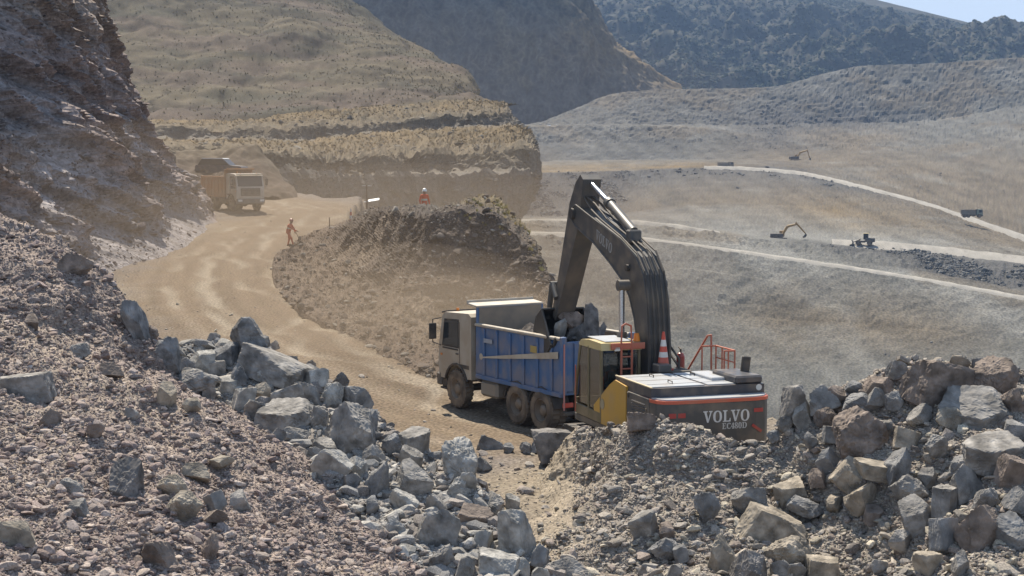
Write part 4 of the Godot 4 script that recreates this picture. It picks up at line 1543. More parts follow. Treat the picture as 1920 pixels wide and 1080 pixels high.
func make_machines():
	var ahead := Vector2(-0.309, 0.951)
	var ex := facing(Vector3(3.63, -0.05, -38.27), ahead)
	excavator(ex)
	var blue := paint("tub_blue", Color(0.038, 0.125, 0.29), 0.6, true, 0.0, "mid_dust")
	var cream := paint("cab_cream", Color(0.44, 0.40, 0.33), 0.5, true, 0.0, "thick_dust")
	var rail := paint("rail_pale", Color(0.46, 0.43, 0.37), 0.6, true, 0.0, "thick_dust")
	var way := Vector2(-0.527, 0.850)
	var mid := Vector3(0.894, 0.0, -44.7) + Vector3(0.85, 0, -0.527) * 1.2
	var tr := facing(mid + Vector3(0, 0.02, 0), way)
	tipper("dump_truck", "dusty blue dump truck with cream cab, being loaded by the excavator", tr, blue, cream, rail, "dump trucks on the site roads", true)
	heap_of_rock("rock_load", "broken rock heaped in the blue truck's tub", tr, 2.75, Color(0.17, 0.15, 0.135))
	# the orange truck that comes down the road
	var orange := paint("tub_orange", Color(0.36, 0.15, 0.055), 0.6, true, 0.0, "thick_dust")
	var white := paint("cab_white", Color(0.46, 0.44, 0.40), 0.5, true, 0.0, "thick_dust")
	var come := Vector2(0.55, -0.835)
	var nose := at_depth(470, 394, 126.0)
	var back := Vector3(nose.x - come.x * 6.2, road_height(129.0) + 0.05, nose.z + come.y * 6.2)
	var ot := facing(back, come)
	tipper("dump_truck", "orange dump truck with whitish cab coming down the haul road", ot, orange, white, orange, "dump trucks on the site roads", false)
	heap_of_rock("rock_load", "brown spoil heaped in the orange truck's tub", ot, 3.1, Color(0.19, 0.15, 0.12))
	# far below in the pit
	var khaki := paint("tub_khaki", Color(0.16, 0.14, 0.11), 0.6)
	var q := at_depth(1808, 408, 552.0)
	tipper("dump_truck", "grey dump truck driving down the pale upper bench road", facing(q, Vector2(0.985, -0.17)), khaki, paint("cab_green", Color(0.16, 0.2, 0.16), 0.5), khaki, "dump trucks on the site roads", false)
	q = at_depth(1350, 316, 712.0)
	tipper("dump_truck", "grey dump truck standing at the top end of the pale bench road", facing(q, Vector2(0.995, -0.1)), khaki, khaki, khaki, "dump trucks on the site roads", false)
	far_excavator("small yellow excavator digging on the bench beside the rock windrow", at_depth(1462, 452, 485.0), Vector2(0.98, -0.2), [Vector2(0.6, 1.6), Vector2(2.2, 4.4), Vector2(4.9, 5.1), Vector2(7.6, 2.3)], 1.05)
	far_excavator("dark excavator working alone on the high grey slope", at_depth(1492, 303, 800.0), Vector2(0.98, 0.2), [Vector2(0.6, 1.6), Vector2(2.0, 4.1), Vector2(5.6, 5.0), Vector2(6.6, 1.6)], 1.15)
	loader(at_depth(1620, 460, 470.0), Vector2(-0.97, 0.24))
	car("white pickup parked below the shaded mountain", at_depth(1042, 239, 915.0), Vector2(0.1, -1), paint("car_white", Color(0.8, 0.8, 0.8), 0.3, false), "white vehicles parked below the shaded mountain")
	car("white pickup parked below the shaded mountain", at_depth(1029, 238, 918.0), Vector2(0.1, -1), paint("car_white", Color(0.8, 0.8, 0.8), 0.3, false), "white vehicles parked below the shaded mountain")
	car("white pickup parked below the shaded mountain", at_depth(1014, 238, 922.0), Vector2(0.1, -1), paint("car_white", Color(0.8, 0.8, 0.8), 0.3, false), "white vehicles parked below the shaded mountain")
	var tank := thing("glint_tank", "small added white tank standing for a bright glint on the bench behind the spoil hill", "tank", Transform3D(Basis(), at_depth(529, 279, 262.0)))  # added tank, its white stands for a tiny bright glint
	var lid := MB.new()
	lid.lathe([Vector2(0.0, 0.0), Vector2(0.42, 0.0), Vector2(0.45, 0.1), Vector2(0.45, 0.5), Vector2(0.3, 0.66), Vector2(0.12, 0.7)], Transform3D(), 16)
	part(tank, "shell", lid, paint("car_white", Color(0.8, 0.8, 0.8), 0.3, false))
	lid = MB.new()
	lid.cyl(Vector3(0, 0.69, 0), Vector3(0, 0.75, 0), 0.13, 0.13, 12)
	part(tank, "cap", lid, paint("chassis_black", Color(0.035, 0.032, 0.030), 0.7))
	car("dark van parked on the spoil hill behind the orange truck", at_depth(416, 331, 149.0), Vector2(0.98, -0.2), paint("van_dark", Color(0.06, 0.06, 0.075), 0.35), "")


func far_excavator(label: String, at: Vector3, ahead: Vector2, joint: Array, size: float):
	var o := thing("excavator", label, "excavator", facing(at, ahead), "excavators far off in the pit")
	o.scale = Vector3.ONE * size
	var yellow := paint("far_yellow", Color(0.30, 0.17, 0.04), 0.6)
	var dark := paint("chassis_black", Color(0.035, 0.032, 0.030), 0.7)
	var b: MB
	for s in [-1.0, 1.0]:
		b = MB.new()
		b.prism([Vector2(-2.3, 0.5), Vector2(-2.0, 0.95), Vector2(2.0, 0.95), Vector2(2.3, 0.5), Vector2(2.0, 0.0), Vector2(-2.0, 0.0)], s * 1.2 - 0.3, s * 1.2 + 0.3)
		part(o, "crawler", b, dark)
	b = MB.new()
	b.box(Vector3(-0.9, 1.7, 0), Vector3(3.8, 1.2, 2.7), 0.12)
	part(o, "body", b, dark)
	b = MB.new()
	b.box(Vector3(0.6, 2.2, -0.85), Vector3(1.5, 1.8, 0.95), 0.1)
	var cab := part(o, "cab", b, yellow)
	b = MB.new()
	b.box(Vector3(0.7, 2.4, -1.33), Vector3(1.1, 0.9, 0.03), 0.01)
	part(cab, "window", b, paint("dark_glass", Color(0.03, 0.036, 0.04), 0.08, false))
	b = MB.new()
	for k in 1:
		b.cyl(Vector3(joint[0].x, joint[0].y, 0), Vector3(joint[1].x, joint[1].y, 0), 0.35, 0.42, 8)
		b.cyl(Vector3(joint[1].x, joint[1].y, 0), Vector3(joint[2].x, joint[2].y, 0), 0.42, 0.26, 8)
	part(o, "boom", b, yellow)
	b = MB.new()
	b.cyl(Vector3(joint[2].x - 0.3, joint[2].y + 0.5, 0), Vector3(joint[3].x, joint[3].y, 0), 0.3, 0.2, 8)
	part(o, "arm", b, yellow)
	b = MB.new()
	b.prism([Vector2(0.1, 0.1), Vector2(0.35, -0.5), Vector2(0.0, -1.1), Vector2(-0.7, -1.25), Vector2(-0.9, -1.0), Vector2(-0.3, -0.3)], -0.7, 0.7, Transform3D(Basis(), Vector3(joint[3].x, joint[3].y, 0)))
	part(o, "bucket", b, dark)


func loader(at: Vector3, ahead: Vector2):
	var o := thing("wheel_loader", "dark wheel loader with raised cab standing on the pale working bench", "loader", facing(at, ahead))
	o.scale = Vector3.ONE * 1.05
	var dark := paint("loader_dark", Color(0.07, 0.068, 0.062), 0.6)
	var rubber := paint("tyre_rubber", Color(0.035, 0.032, 0.03), 0.85, true, 0.0, "thick_dust")
	var steel := paint("rim_steel", Color(0.13, 0.115, 0.10), 0.6, true, 0.0, "thick_dust")
	for x in [-1.6, 1.6]:
		for s in [-1.0, 1.0]:
			make_wheel(o, Vector3(x, 0.8, s * 1.1), 0.8, 0.6, rubber, steel)
	var b := MB.new()
	b.box(Vector3(-1.7, 1.6, 0), Vector3(2.8, 1.2, 1.9), 0.12)
	b.box(Vector3(0.9, 1.1, 0), Vector3(2.6, 0.6, 1.0), 0.08)
	part(o, "body", b, dark)
	b = MB.new()
	b.box(Vector3(-0.5, 2.55, 0), Vector3(1.4, 1.7, 1.5), 0.12)
	var cab := part(o, "cab", b, paint("dark_glass", Color(0.03, 0.036, 0.04), 0.08, false))
	b = MB.new()
	b.box(Vector3(-0.5, 3.46, 0), Vector3(1.6, 0.14, 1.7), 0.05)
	part(cab, "roof", b, paint("roof_cream", Color(0.56, 0.44, 0.19), 0.4))
	for s in [-0.55, 0.55]:
		b = MB.new()
		b.cyl(Vector3(0.9, 1.9, s), Vector3(3.2, 0.8, s), 0.16, 0.14, 8)
		part(o, "lift_arm", b, dark)
	b = MB.new()
	b.prism([Vector2(3.0, 0.1), Vector2(4.1, 0.05), Vector2(4.15, 0.15), Vector2(3.35, 0.5), Vector2(3.3, 1.1), Vector2(3.6, 1.5), Vector2(3.45, 1.55), Vector2(3.05, 1.2)], -1.4, 1.4)
	part(o, "bucket", b, dark)


func car(label: String, at: Vector3, ahead: Vector2, m: Material, group: String):
	var o := thing("parked_car", label, "car", facing(at, ahead), group)
	var b := MB.new()
	b.prism([Vector2(-2.3, 0.35), Vector2(2.3, 0.35), Vector2(2.4, 0.7), Vector2(2.25, 0.98), Vector2(1.2, 1.08), Vector2(-2.3, 1.12), Vector2(-2.4, 0.7)], -0.9, 0.9)
	part(o, "body", b, m)
	b = MB.new()
	b.prism([Vector2(1.15, 1.085), Vector2(0.45, 1.68), Vector2(-1.7, 1.7), Vector2(-2.15, 1.12)], -0.78, 0.78)
	part(o, "window", b, paint("dark_glass", Color(0.03, 0.036, 0.04), 0.08, false))
	b = MB.new()
	b.prism([Vector2(0.5, 1.685), Vector2(0.35, 1.76), Vector2(-1.65, 1.78), Vector2(-1.8, 1.7)], -0.8, 0.8)
	part(o, "roof", b, paint("car_roof", Color(0.62, 0.62, 0.62), 0.3, false))
	for x in [-1.45, 1.45]:
		for s in [-1.0, 1.0]:
			make_wheel(o, Vector3(x, 0.36, s * 0.82), 0.36, 0.24, paint("tyre_rubber", Color(0.035, 0.032, 0.03), 0.85, true, 0.0, "thick_dust"), paint("rim_steel", Color(0.13, 0.115, 0.10), 0.6, true, 0.0, "thick_dust"))


# ---------------------------------------------------------------- people

func figure(bones: Array, cell: float) -> ArrayMesh:
	# one skin round tapered bones [from, to, radius, radius, colour]: surface nets over a smooth union
	var lo := Vector3.ONE * 1e9
	var hi := -lo
	for q in bones:
		var r := Vector3.ONE * (maxf(q[2], q[3]) + cell * 2.5)
		lo = lo.min(q[0] - r).min(q[1] - r)
		hi = hi.max(q[0] + r).max(q[1] + r)
	var n := Vector3i(((hi - lo) / cell).ceil()) + Vector3i.ONE
	var f := PackedFloat32Array()
	f.resize(n.x * n.y * n.z)
	f.fill(1.0)
	var near := PackedInt32Array()
	near.resize(f.size())
	var best := PackedFloat32Array()
	best.resize(f.size())
	best.fill(1e9)
	for bi in bones.size():
		var q: Array = bones[bi]
		var a: Vector3 = q[0]
		var ab: Vector3 = q[1] - a
		var ll := maxf(ab.length_squared(), 1e-6)
		var r := Vector3.ONE * (maxf(q[2], q[3]) + 0.09)
		var i0 := Vector3i(((a.min(q[1]) - r - lo) / cell).floor()).max(Vector3i.ZERO)
		var i1 := Vector3i(((a.max(q[1]) + r - lo) / cell).ceil()).min(n - Vector3i.ONE)
		for z in range(i0.z, i1.z + 1):
			for y in range(i0.y, i1.y + 1):
				for x in range(i0.x, i1.x + 1):
					var p := lo + Vector3(x, y, z) * cell
					var t := clampf((p - a).dot(ab) / ll, 0.0, 1.0)
					var d := p.distance_to(a + ab * t) - lerpf(q[2], q[3], t)
					var k := (z * n.y + y) * n.x + x
					if d < best[k]:
						best[k] = d
						near[k] = bi
					var h := maxf(0.03 - absf(f[k] - d), 0.0) / 0.03
					f[k] = minf(f[k], d) - h * h * 0.03 / 4.0
	var idx := {}
	var v := PackedVector3Array()
	var c := PackedColorArray()
	var tri := PackedInt32Array()
	for z in n.z - 1:
		for y in n.y - 1:
			for x in n.x - 1:
				var k := (z * n.y + y) * n.x + x
				var s := Vector3.ZERO
				var m := 0
				var inside := 0
				var val := []
				for o in 8:
					val.append(f[k + (o & 1) + ((o >> 1) & 1) * n.x + ((o >> 2) & 1) * n.x * n.y])
					if val[o] < 0.0:
						inside += 1
				if inside == 0 or inside == 8:
					continue
				for e in [[0, 1], [2, 3], [4, 5], [6, 7], [0, 2], [1, 3], [4, 6], [5, 7], [0, 4], [1, 5], [2, 6], [3, 7]]:
					var a: float = val[e[0]]
					var b: float = val[e[1]]
					if (a < 0.0) != (b < 0.0):
						var t := a / (a - b)
						var p := Vector3(e[0] & 1, (e[0] >> 1) & 1, (e[0] >> 2) & 1).lerp(Vector3(e[1] & 1, (e[1] >> 1) & 1, (e[1] >> 2) & 1), t)
						s += p
						m += 1
				idx[k] = v.size()
				v.append(lo + (Vector3(x, y, z) + s / m) * cell)
				c.append(bones[near[k]][4])
	for k in idx:
		var x: int = k % n.x
		var y: int = (k / n.x) % n.y
		var z: int = k / (n.x * n.y)
		for ax in 3:
			var st: int = [1, n.x, n.x * n.y][ax]
			var u: int = [n.x, n.x * n.y, 1][ax]
			var w: int = [n.x * n.y, 1, n.x][ax]
			if [x, y, z][(ax + 1) % 3] == 0 or [x, y, z][(ax + 2) % 3] == 0:
				continue
			if (f[k] < 0.0) == (f[k + st] < 0.0):
				continue
			if not (idx.has(k - u) and idx.has(k - w) and idx.has(k - u - w)):
				continue
			var q := [idx[k], idx[k - u], idx[k - u - w], idx[k - w]]
			if f[k] < 0.0:
				tri.append_array([q[0], q[2], q[1], q[0], q[3], q[2]])
			else:
				tri.append_array([q[0], q[1], q[2], q[0], q[2], q[3]])
	var nr := PackedVector3Array()
	nr.resize(v.size())
	for i in range(0, tri.size(), 3):
		var m := (v[tri[i + 2]] - v[tri[i]]).cross(v[tri[i + 1]] - v[tri[i]])
		for j in 3:
			nr[tri[i + j]] += m
	for i in nr.size():
		nr[i] = nr[i].normalized()
	var arr := []
	arr.resize(Mesh.ARRAY_MAX)
	arr[Mesh.ARRAY_VERTEX] = v
	arr[Mesh.ARRAY_NORMAL] = nr
	arr[Mesh.ARRAY_COLOR] = c
	arr[Mesh.ARRAY_INDEX] = tri
	var o := ArrayMesh.new()
	o.add_surface_from_arrays(Mesh.PRIMITIVE_TRIANGLES, arr)
	return o


func person(label: String, at: Vector3, turn: float, joints: Dictionary, suit: Color, legs: Color, helmet: Color, group := ""):
	# joints in metres above the feet; the figure looks along +x
	var skin := Color(0.28, 0.17, 0.11)
	var boot := Color(0.03, 0.026, 0.022)
	var band := Color(0.5, 0.5, 0.42)
	var j := joints
	var bones := []
	var head: Vector3 = j.head
	var neck: Vector3 = j.neck
	bones.append([head + Vector3(0, 0.05, 0), head - Vector3(-0.015, 0.05, 0), 0.098, 0.078, skin])
	bones.append([head + Vector3(0.085, -0.005, 0), head + Vector3(0.105, -0.03, 0), 0.018, 0.02, skin])
	for s in [-1.0, 1.0]:
		bones.append([head + Vector3(0, 0.0, s * 0.085), head + Vector3(0, -0.03, s * 0.088), 0.02, 0.016, skin])
	bones.append([head - Vector3(0.01, 0.09, 0), neck, 0.055, 0.062, skin])
	var hip: Vector3 = j.hip
	var chest := neck.lerp(hip, 0.3)
	bones.append([neck + Vector3(0, -0.07, -0.13), neck + Vector3(0, -0.07, 0.13), 0.085, 0.085, suit])
	bones.append([chest, neck.lerp(hip, 0.62), 0.16, 0.145, suit])
	bones.append([neck.lerp(hip, 0.56), neck.lerp(hip, 0.66), 0.155, 0.15, band])
	bones.append([neck.lerp(hip, 0.66), hip, 0.15, 0.155, suit])
	for s in [0, 1]:
		var z := -1.0 if s == 0 else 1.0
		var sh := neck + Vector3(0, -0.08, z * 0.19)
		bones.append([sh, j.elbow[s], 0.068, 0.056, suit])
		bones.append([j.elbow[s], j.hand[s], 0.054, 0.042, suit])
		var along: Vector3 = (j.hand[s] - j.elbow[s]).normalized()
		var palm: Vector3 = j.hand[s] + along * 0.07
		bones.append([j.hand[s], palm, 0.034, 0.036, skin])
		for k in 4:
			var side := Vector3(0, 0, (k - 1.5) * 0.02)
			bones.append([palm + side, palm + side + along * [0.06, 0.075, 0.07, 0.055][k] + Vector3(0.01, -0.02, 0), 0.01, 0.009, skin])
		bones.append([j.hand[s] + along * 0.02, j.hand[s] + along * 0.07 + Vector3(0.04, 0, -z * 0.02), 0.012, 0.01, skin])
		var hp := hip + Vector3(0, -0.03, z * 0.085)
		bones.append([hp, j.knee[s], 0.095, 0.07, legs])
		bones.append([j.knee[s], j.foot[s] + Vector3(0, 0.1, 0), 0.068, 0.055, legs])
		bones.append([j.foot[s] + Vector3(-0.04, 0.05, 0), j.foot[s] + Vector3(0.15, 0.04, 0), 0.05, 0.042, boot])
	var o := put("person", figure(bones, 0.026), null)
	var m := StandardMaterial3D.new()
	m.resource_name = "clothing"
	m.vertex_color_use_as_albedo = true
	m.roughness = 0.9
	if not mats.has("clothing"):
		mats["clothing"] = m
	o.material_override = mats["clothing"]
	o.transform = Transform3D(Basis(Vector3.UP, turn), at)
	describe(o, label, "person", group)
	var b := MB.new()
	b.lathe([Vector2(0.155, 0.03), Vector2(0.15, 0.045), Vector2(0.125, 0.06), Vector2(0.118, 0.12), Vector2(0.09, 0.17), Vector2(0.045, 0.195), Vector2(0.0, 0.2)], Transform3D(Basis(), head), 16)
	part(o, "helmet", b, paint("helmet_%d" % int(helmet.r * 100), helmet, 0.35, false))
	return o


func make_people():
	var orange := Color(0.50, 0.12, 0.06)
	var stand := {"head": Vector3(0.02, 1.62, 0), "neck": Vector3(0, 1.47, 0), "hip": Vector3(0, 0.94, 0), "elbow": [Vector3(-0.02, 1.13, -0.27), Vector3(-0.02, 1.13, 0.27)], "hand": [Vector3(0.1, 0.9, -0.27), Vector3(0.1, 0.9, 0.26)], "knee": [Vector3(0.03, 0.5, -0.11), Vector3(0.03, 0.5, 0.11)], "foot": [Vector3(0, 0, -0.13), Vector3(0, 0, 0.13)]}
	var dig := {"head": Vector3(0.22, 1.58, 0), "neck": Vector3(0.14, 1.43, 0), "hip": Vector3(0.0, 0.92, 0), "elbow": [Vector3(0.28, 1.12, -0.24), Vector3(0.36, 1.14, 0.22)], "hand": [Vector3(0.42, 0.92, -0.08), Vector3(0.6, 1.0, 0.06)], "knee": [Vector3(0.0, 0.48, -0.12), Vector3(0.26, 0.52, 0.12)], "foot": [Vector3(-0.1, 0, -0.14), Vector3(0.4, 0.0, 0.14)]}
	var sit := {"head": Vector3(0.05, 0.78, 0), "neck": Vector3(0.02, 0.62, 0), "hip": Vector3(0, 0.1, 0), "elbow": [Vector3(0.12, 0.32, -0.24), Vector3(0.12, 0.32, 0.24)], "hand": [Vector3(0.36, 0.28, -0.2), Vector3(0.36, 0.28, 0.2)], "knee": [Vector3(0.42, 0.12, -0.13), Vector3(0.42, 0.12, 0.13)], "foot": [Vector3(0.46, -0.36, -0.13), Vector3(0.46, -0.36, 0.13)]}
	var q := at_depth(541, 461, 99.0)
	q.y = road_height(99.0) + 0.08
	person("person in orange overalls bending over a long tool at the road edge", q, -0.3, dig, orange, orange, Color(0.3, 0.08, 0.05))
	var t := thing("shovel", "long-handled shovel held by the bending person at the road edge", "shovel", Transform3D(Basis(Vector3.UP, -0.3), q))
	var b := MB.new()
	b.cyl(Vector3(0.36, 1.16, -0.12), Vector3(0.86, 0.34, 0.12), 0.02, 0.02, 8)
	part(t, "handle", b, paint("wood_dark", Color(0.12, 0.08, 0.05), 0.7))
	b = MB.new()
	b.box(Vector3(0.95, 0.2, 0.16), Vector3(0.2, 0.34, 0.03), 0.01, Basis(Vector3.BACK, 0.5))
	part(t, "blade", b, paint("chassis_black", Color(0.035, 0.032, 0.030), 0.7))
	person("person in orange vest and white helmet standing on top of the cut bank", at_depth(796, 413, 88.0), -1.2, stand, Color(0.55, 0.1, 0.04), Color(0.40, 0.12, 0.05), Color(0.75, 0.75, 0.72))
	var dark := Color(0.09, 0.075, 0.07)
	for k in [[1874, 446], [1883, 449]]:
		person("person in dark clothes standing on the pale upper bench road", at_depth(k[0], k[1], 545.0), 0.4, stand, dark, dark, Color(0.2, 0.16, 0.1), "two people on the upper bench road")
	# the operator, in the excavator's seat
	var ex := facing(Vector3(3.63, -0.05, -38.27), Vector2(-0.309, 0.951))
	person("person in orange overalls seated in the excavator cab", ex * Vector3(0.5, 2.06, -0.96), ex.basis.get_euler().y, sit, Color(0.6, 0.13, 0.05), Color(0.3, 0.09, 0.05), Color(0.7, 0.66, 0.5))


# ---------------------------------------------------------------- smaller things

func make_site_things():
	var ex := facing(Vector3(3.63, -0.05, -38.27), Vector2(-0.309, 0.951))
	# the traffic cone on the machine's deck
	var o := thing("traffic_cone", "tall red and white striped traffic cone standing on the excavator deck", "traffic cone", ex * Transform3D(Basis(), Vector3(-0.35, 2.78, 0.0)))
	var red := paint("cone_red", Color(0.52, 0.06, 0.03), 0.5)
	var white := paint("cone_white", Color(0.62, 0.60, 0.56), 0.5)
	var b := MB.new()
	b.box(Vector3(0, 0.025, 0), Vector3(0.4, 0.05, 0.4), 0.012)
	part(o, "base", b, red)
	var h := 0.05
	for k in 5:
		var h1 := h + [0.27, 0.13, 0.14, 0.16, 0.2][k] as float
		var r := func(y): return lerpf(0.155, 0.03, (y - 0.05) / 0.9)
		b = MB.new()
		b.lathe([Vector2(r.call(h), h), Vector2(r.call(h1), h1)] + ([Vector2(0, h1)] if k == 4 else []), Transform3D(), 20)
		part(o, "band", b, red if k % 2 == 0 else white)
		h = h1
	o = thing("fire_extinguisher", "red fire extinguisher strapped on the excavator's deck", "fire extinguisher", ex * Transform3D(Basis(), Vector3(0.35, 2.5, 0.78)))
	b = MB.new()
	b.lathe([Vector2(0.0, 0.0), Vector2(0.1, 0.0), Vector2(0.105, 0.03), Vector2(0.105, 0.5), Vector2(0.07, 0.58), Vector2(0.03, 0.6)], Transform3D(), 16)
	part(o, "cylinder", b, paint("extinguisher_red", Color(0.30, 0.03, 0.025), 0.4))
	b = MB.new()
	b.cyl(Vector3(0, 0.6, 0), Vector3(0, 0.68, 0), 0.025, 0.03, 8)
	b.box(Vector3(0.05, 0.7, 0), Vector3(0.16, 0.03, 0.03), 0.008, Basis(Vector3.BACK, 0.3))
	part(o, "valve", b, paint("chassis_black", Color(0.035, 0.032, 0.030), 0.7))
	# stones in and over the bucket
	# posts and boards by the road
	var q := at_depth(688, 404, 98.0)
	o = thing("signpost", "brown post with a crossbar and a white slanted board by the cut bank", "sign", Transform3D(Basis(), q))
	var wood := paint("wood_brown", Color(0.17, 0.12, 0.08), 0.8)
	b = MB.new()
	b.box(Vector3(0, 0.95, 0), Vector3(0.1, 1.95, 0.1), 0.01)
	part(o, "post", b, wood)
	b = MB.new()
	b.box(Vector3(0.0, 1.88, 0), Vector3(0.62, 0.07, 0.08), 0.01)
	part(o, "crossbar", b, paint("board_pale", Color(0.45, 0.42, 0.38), 0.7))
	b = MB.new()
	b.box(Vector3(0.44, 0.98, 0.08), Vector3(0.72, 0.03, 0.5), 0.008, Basis(Vector3.BACK, 0.16) * Basis(Vector3.RIGHT, 0.25))
	part(o, "board", b, paint("board_white", Color(0.8, 0.8, 0.78), 0.5, false))
	b = MB.new()
	b.box(Vector3(-0.1, 0.86, 0.06), Vector3(0.16, 0.04, 0.2), 0.01)
	part(o, "bracket", b, paint("board_white", Color(0.8, 0.8, 0.78), 0.5, false))
	q = at_depth(658, 417, 97.0)
	o = thing("warning_post", "slim red and white warning post at the end of the cut bank", "post", Transform3D(Basis(), q))
	for k in 4:
		b = MB.new()
		b.cyl(Vector3(0, 0.22 * k, 0), Vector3(0, 0.22 * (k + 1) - 0.004, 0), 0.11 - 0.02 * k, 0.095 - 0.02 * k, 12)
		part(o, "band", b, paint("post_red", Color(0.45, 0.09, 0.07), 0.5) if k % 2 == 0 else white)
	q = at_depth(618, 428, 97.0)
	o = thing("barrier", "low barrier of one post and a pale plank at the road edge", "barrier", Transform3D(Basis(), q))
	b = MB.new()
	b.box(Vector3(0, 0.32, 0), Vector3(0.06, 0.72, 0.06), 0.01)
	part(o, "post", b, wood)
	b = MB.new()
	b.box(Vector3(0.62, 0.06, 0.05), Vector3(1.3, 0.05, 0.22), 0.01)
	part(o, "plank", b, paint("board_pale", Color(0.45, 0.42, 0.38), 0.7))


func tuft_mesh(sd: int, blades: int) -> ArrayMesh:
	var r := RandomNumberGenerator.new()
	r.seed = sd
	var p := PackedVector3Array()
	for i in blades:
		var a := r.randf_range(0, TAU)
		var at := Vector3(cos(a), 0, sin(a)) * r.randf() * 0.3
		var lean := Vector3(cos(a), 0, sin(a)) * r.randf_range(0.1, 0.5)
		var side := Vector3(-sin(a), 0, cos(a)) * 0.045
		var h := r.randf_range(0.5, 1.0)
		var m := at + lean * 0.4 + Vector3(0, h * 0.6, 0)
		p.append_array([at - side, at + side, m + side * 0.7, at - side, m + side * 0.7, m - side * 0.7, m - side * 0.7, m + side * 0.7, at + lean + Vector3(0, h, 0)])
	var a := []
	a.resize(Mesh.ARRAY_MAX)
	a[Mesh.ARRAY_VERTEX] = p
	var st := SurfaceTool.new()
	st.begin(Mesh.PRIMITIVE_TRIANGLES)
	for v in p:
		st.add_vertex(v)
	st.generate_normals()
	return st.commit()


func plants(called: String, store: String, mesh: Mesh, count: int, low: float, high: float, tones: Array, label: String, category: String, keep: Callable):
	var g: Dictionary = patches[store]
	var p: PackedVector3Array = g.p
	var mm := MultiMesh.new()
	mm.transform_format = MultiMesh.TRANSFORM_3D
	mm.use_colors = true
	mm.mesh = mesh
	var places := []
	var tries := 0
	while places.size() < count and tries < count * 30:
		tries += 1
		var i: int = rng.randi() % (g.w - 1)
		var j: int = rng.randi() % (g.h - 1)
		var k: int = j * g.w + i
		var s: float = float(j) / (g.h - 1)
		if rng.randf() > keep.call(p[k], g.c[k], float(i) / g.w, s):
			continue
		var q := p[k].lerp(p[k + 1], rng.randf()).lerp(p[k + g.w].lerp(p[k + g.w + 1], rng.randf()), rng.randf())
		var size := rng.randf_range(low, high)
		places.append(Transform3D(Basis(Vector3.UP, rng.randf_range(0, TAU)) * Basis.from_scale(Vector3(size, size * rng.randf_range(0.6, 1.0), size)), q))
	mm.instance_count = places.size()
	for i in places.size():
		mm.set_instance_transform(i, places[i])
		mm.set_instance_color(i, tinted(tones[rng.randi() % tones.size()], rng.randf_range(-0.3, 0.3)))
	var o := MultiMeshInstance3D.new()
	o.name = numbered(called)
	o.multimesh = mm
	var m := StandardMaterial3D.new()
	m.resource_name = called
	m.vertex_color_use_as_albedo = true
	m.roughness = 1.0
	m.metallic_specular = 0.1
	m.cull_mode = BaseMaterial3D.CULL_DISABLED
	o.material_override = m
	add_child(o)
	describe(o, label, category, "", "stuff")


func make_vegetation():
	var bush := stone_mesh(600, 1, 3, 0.8, 0.0, 0.22)
	plants("scrub", "far_mountain", bush, 26000, 2.0, 6.0, [Color(0.065, 0.072, 0.05), Color(0.085, 0.088, 0.06), Color(0.05, 0.058, 0.042)], "scrub and trees covering the far mountain", "scrub", func(q, c, u, v): return (1.0 if c.r < 0.12 else 0.15) * (1.0 if v < 0.84 else 0.0))
	var tuft := tuft_mesh(5, 26)
	plants("dry_grass", "grass_hill", tuft, 5000, 0.3, 0.7, [Color(0.26, 0.215, 0.135), Color(0.22, 0.185, 0.115), Color(0.20, 0.175, 0.105), Color(0.30, 0.24, 0.15)], "dry grass and low scrub over the straw hillside", "grass", func(q, c, u, v): return 1.0 if c.r < 0.14 else 0.5)
	plants("dry_grass", "benches", tuft, 3000, 0.25, 0.55, [Color(0.25, 0.195, 0.12), Color(0.22, 0.175, 0.11), Color(0.27, 0.215, 0.135)], "dry golden grass on the bench tops", "grass", func(q, c, u, v): return 1.0 if c.r > 0.19 and c.r > c.b * 1.8 else 0.0)
	plants("dry_grass", "bank", tuft, 130, 0.12, 0.3, [Color(0.34, 0.28, 0.13), Color(0.26, 0.24, 0.11), Color(0.42, 0.34, 0.18)], "yellowish dry grass on the shoulder of the cut bank", "grass", func(q, c, u, v): return 1.0 if u > 0.68 and v > 0.72 and v < 0.95 else 0.0)


# ---------------------------------------------------------------- stones

func ico(n: int) -> Array:
	var t := (1.0 + sqrt(5.0)) / 2.0
	var v := [Vector3(-1, t, 0), Vector3(1, t, 0), Vector3(-1, -t, 0), Vector3(1, -t, 0), Vector3(0, -1, t), Vector3(0, 1, t), Vector3(0, -1, -t), Vector3(0, 1, -t), Vector3(t, 0, -1), Vector3(t, 0, 1), Vector3(-t, 0, -1), Vector3(-t, 0, 1)]
	for i in v.size():
		v[i] = v[i].normalized()
	var f := [[0, 11, 5], [0, 5, 1], [0, 1, 7], [0, 7, 10], [0, 10, 11], [1, 5, 9], [5, 11, 4], [11, 10, 2], [10, 7, 6], [7, 1, 8], [3, 9, 4], [3, 4, 2], [3, 2, 6], [3, 6, 8], [3, 8, 9], [4, 9, 5], [2, 4, 11], [6, 2, 10], [8, 6, 7], [9, 8, 1]]
	for k in n:
		var g := []
		var mid := {}
		for q in f:
			var m := []
			for e in [[0, 1], [1, 2], [2, 0]]:
				var a: int = mini(q[e[0]], q[e[1]])
				var b: int = maxi(q[e[0]], q[e[1]])
				var key := a * 100000 + b
				if not mid.has(key):
					mid[key] = v.size()
					v.append((v[a] + v[b]).normalized())
				m.append(mid[key])
			g.append_array([[q[0], m[0], m[2]], [q[1], m[1], m[0]], [q[2], m[2], m[1]], [m[0], m[1], m[2]]])
		f = g
	return [v, f]


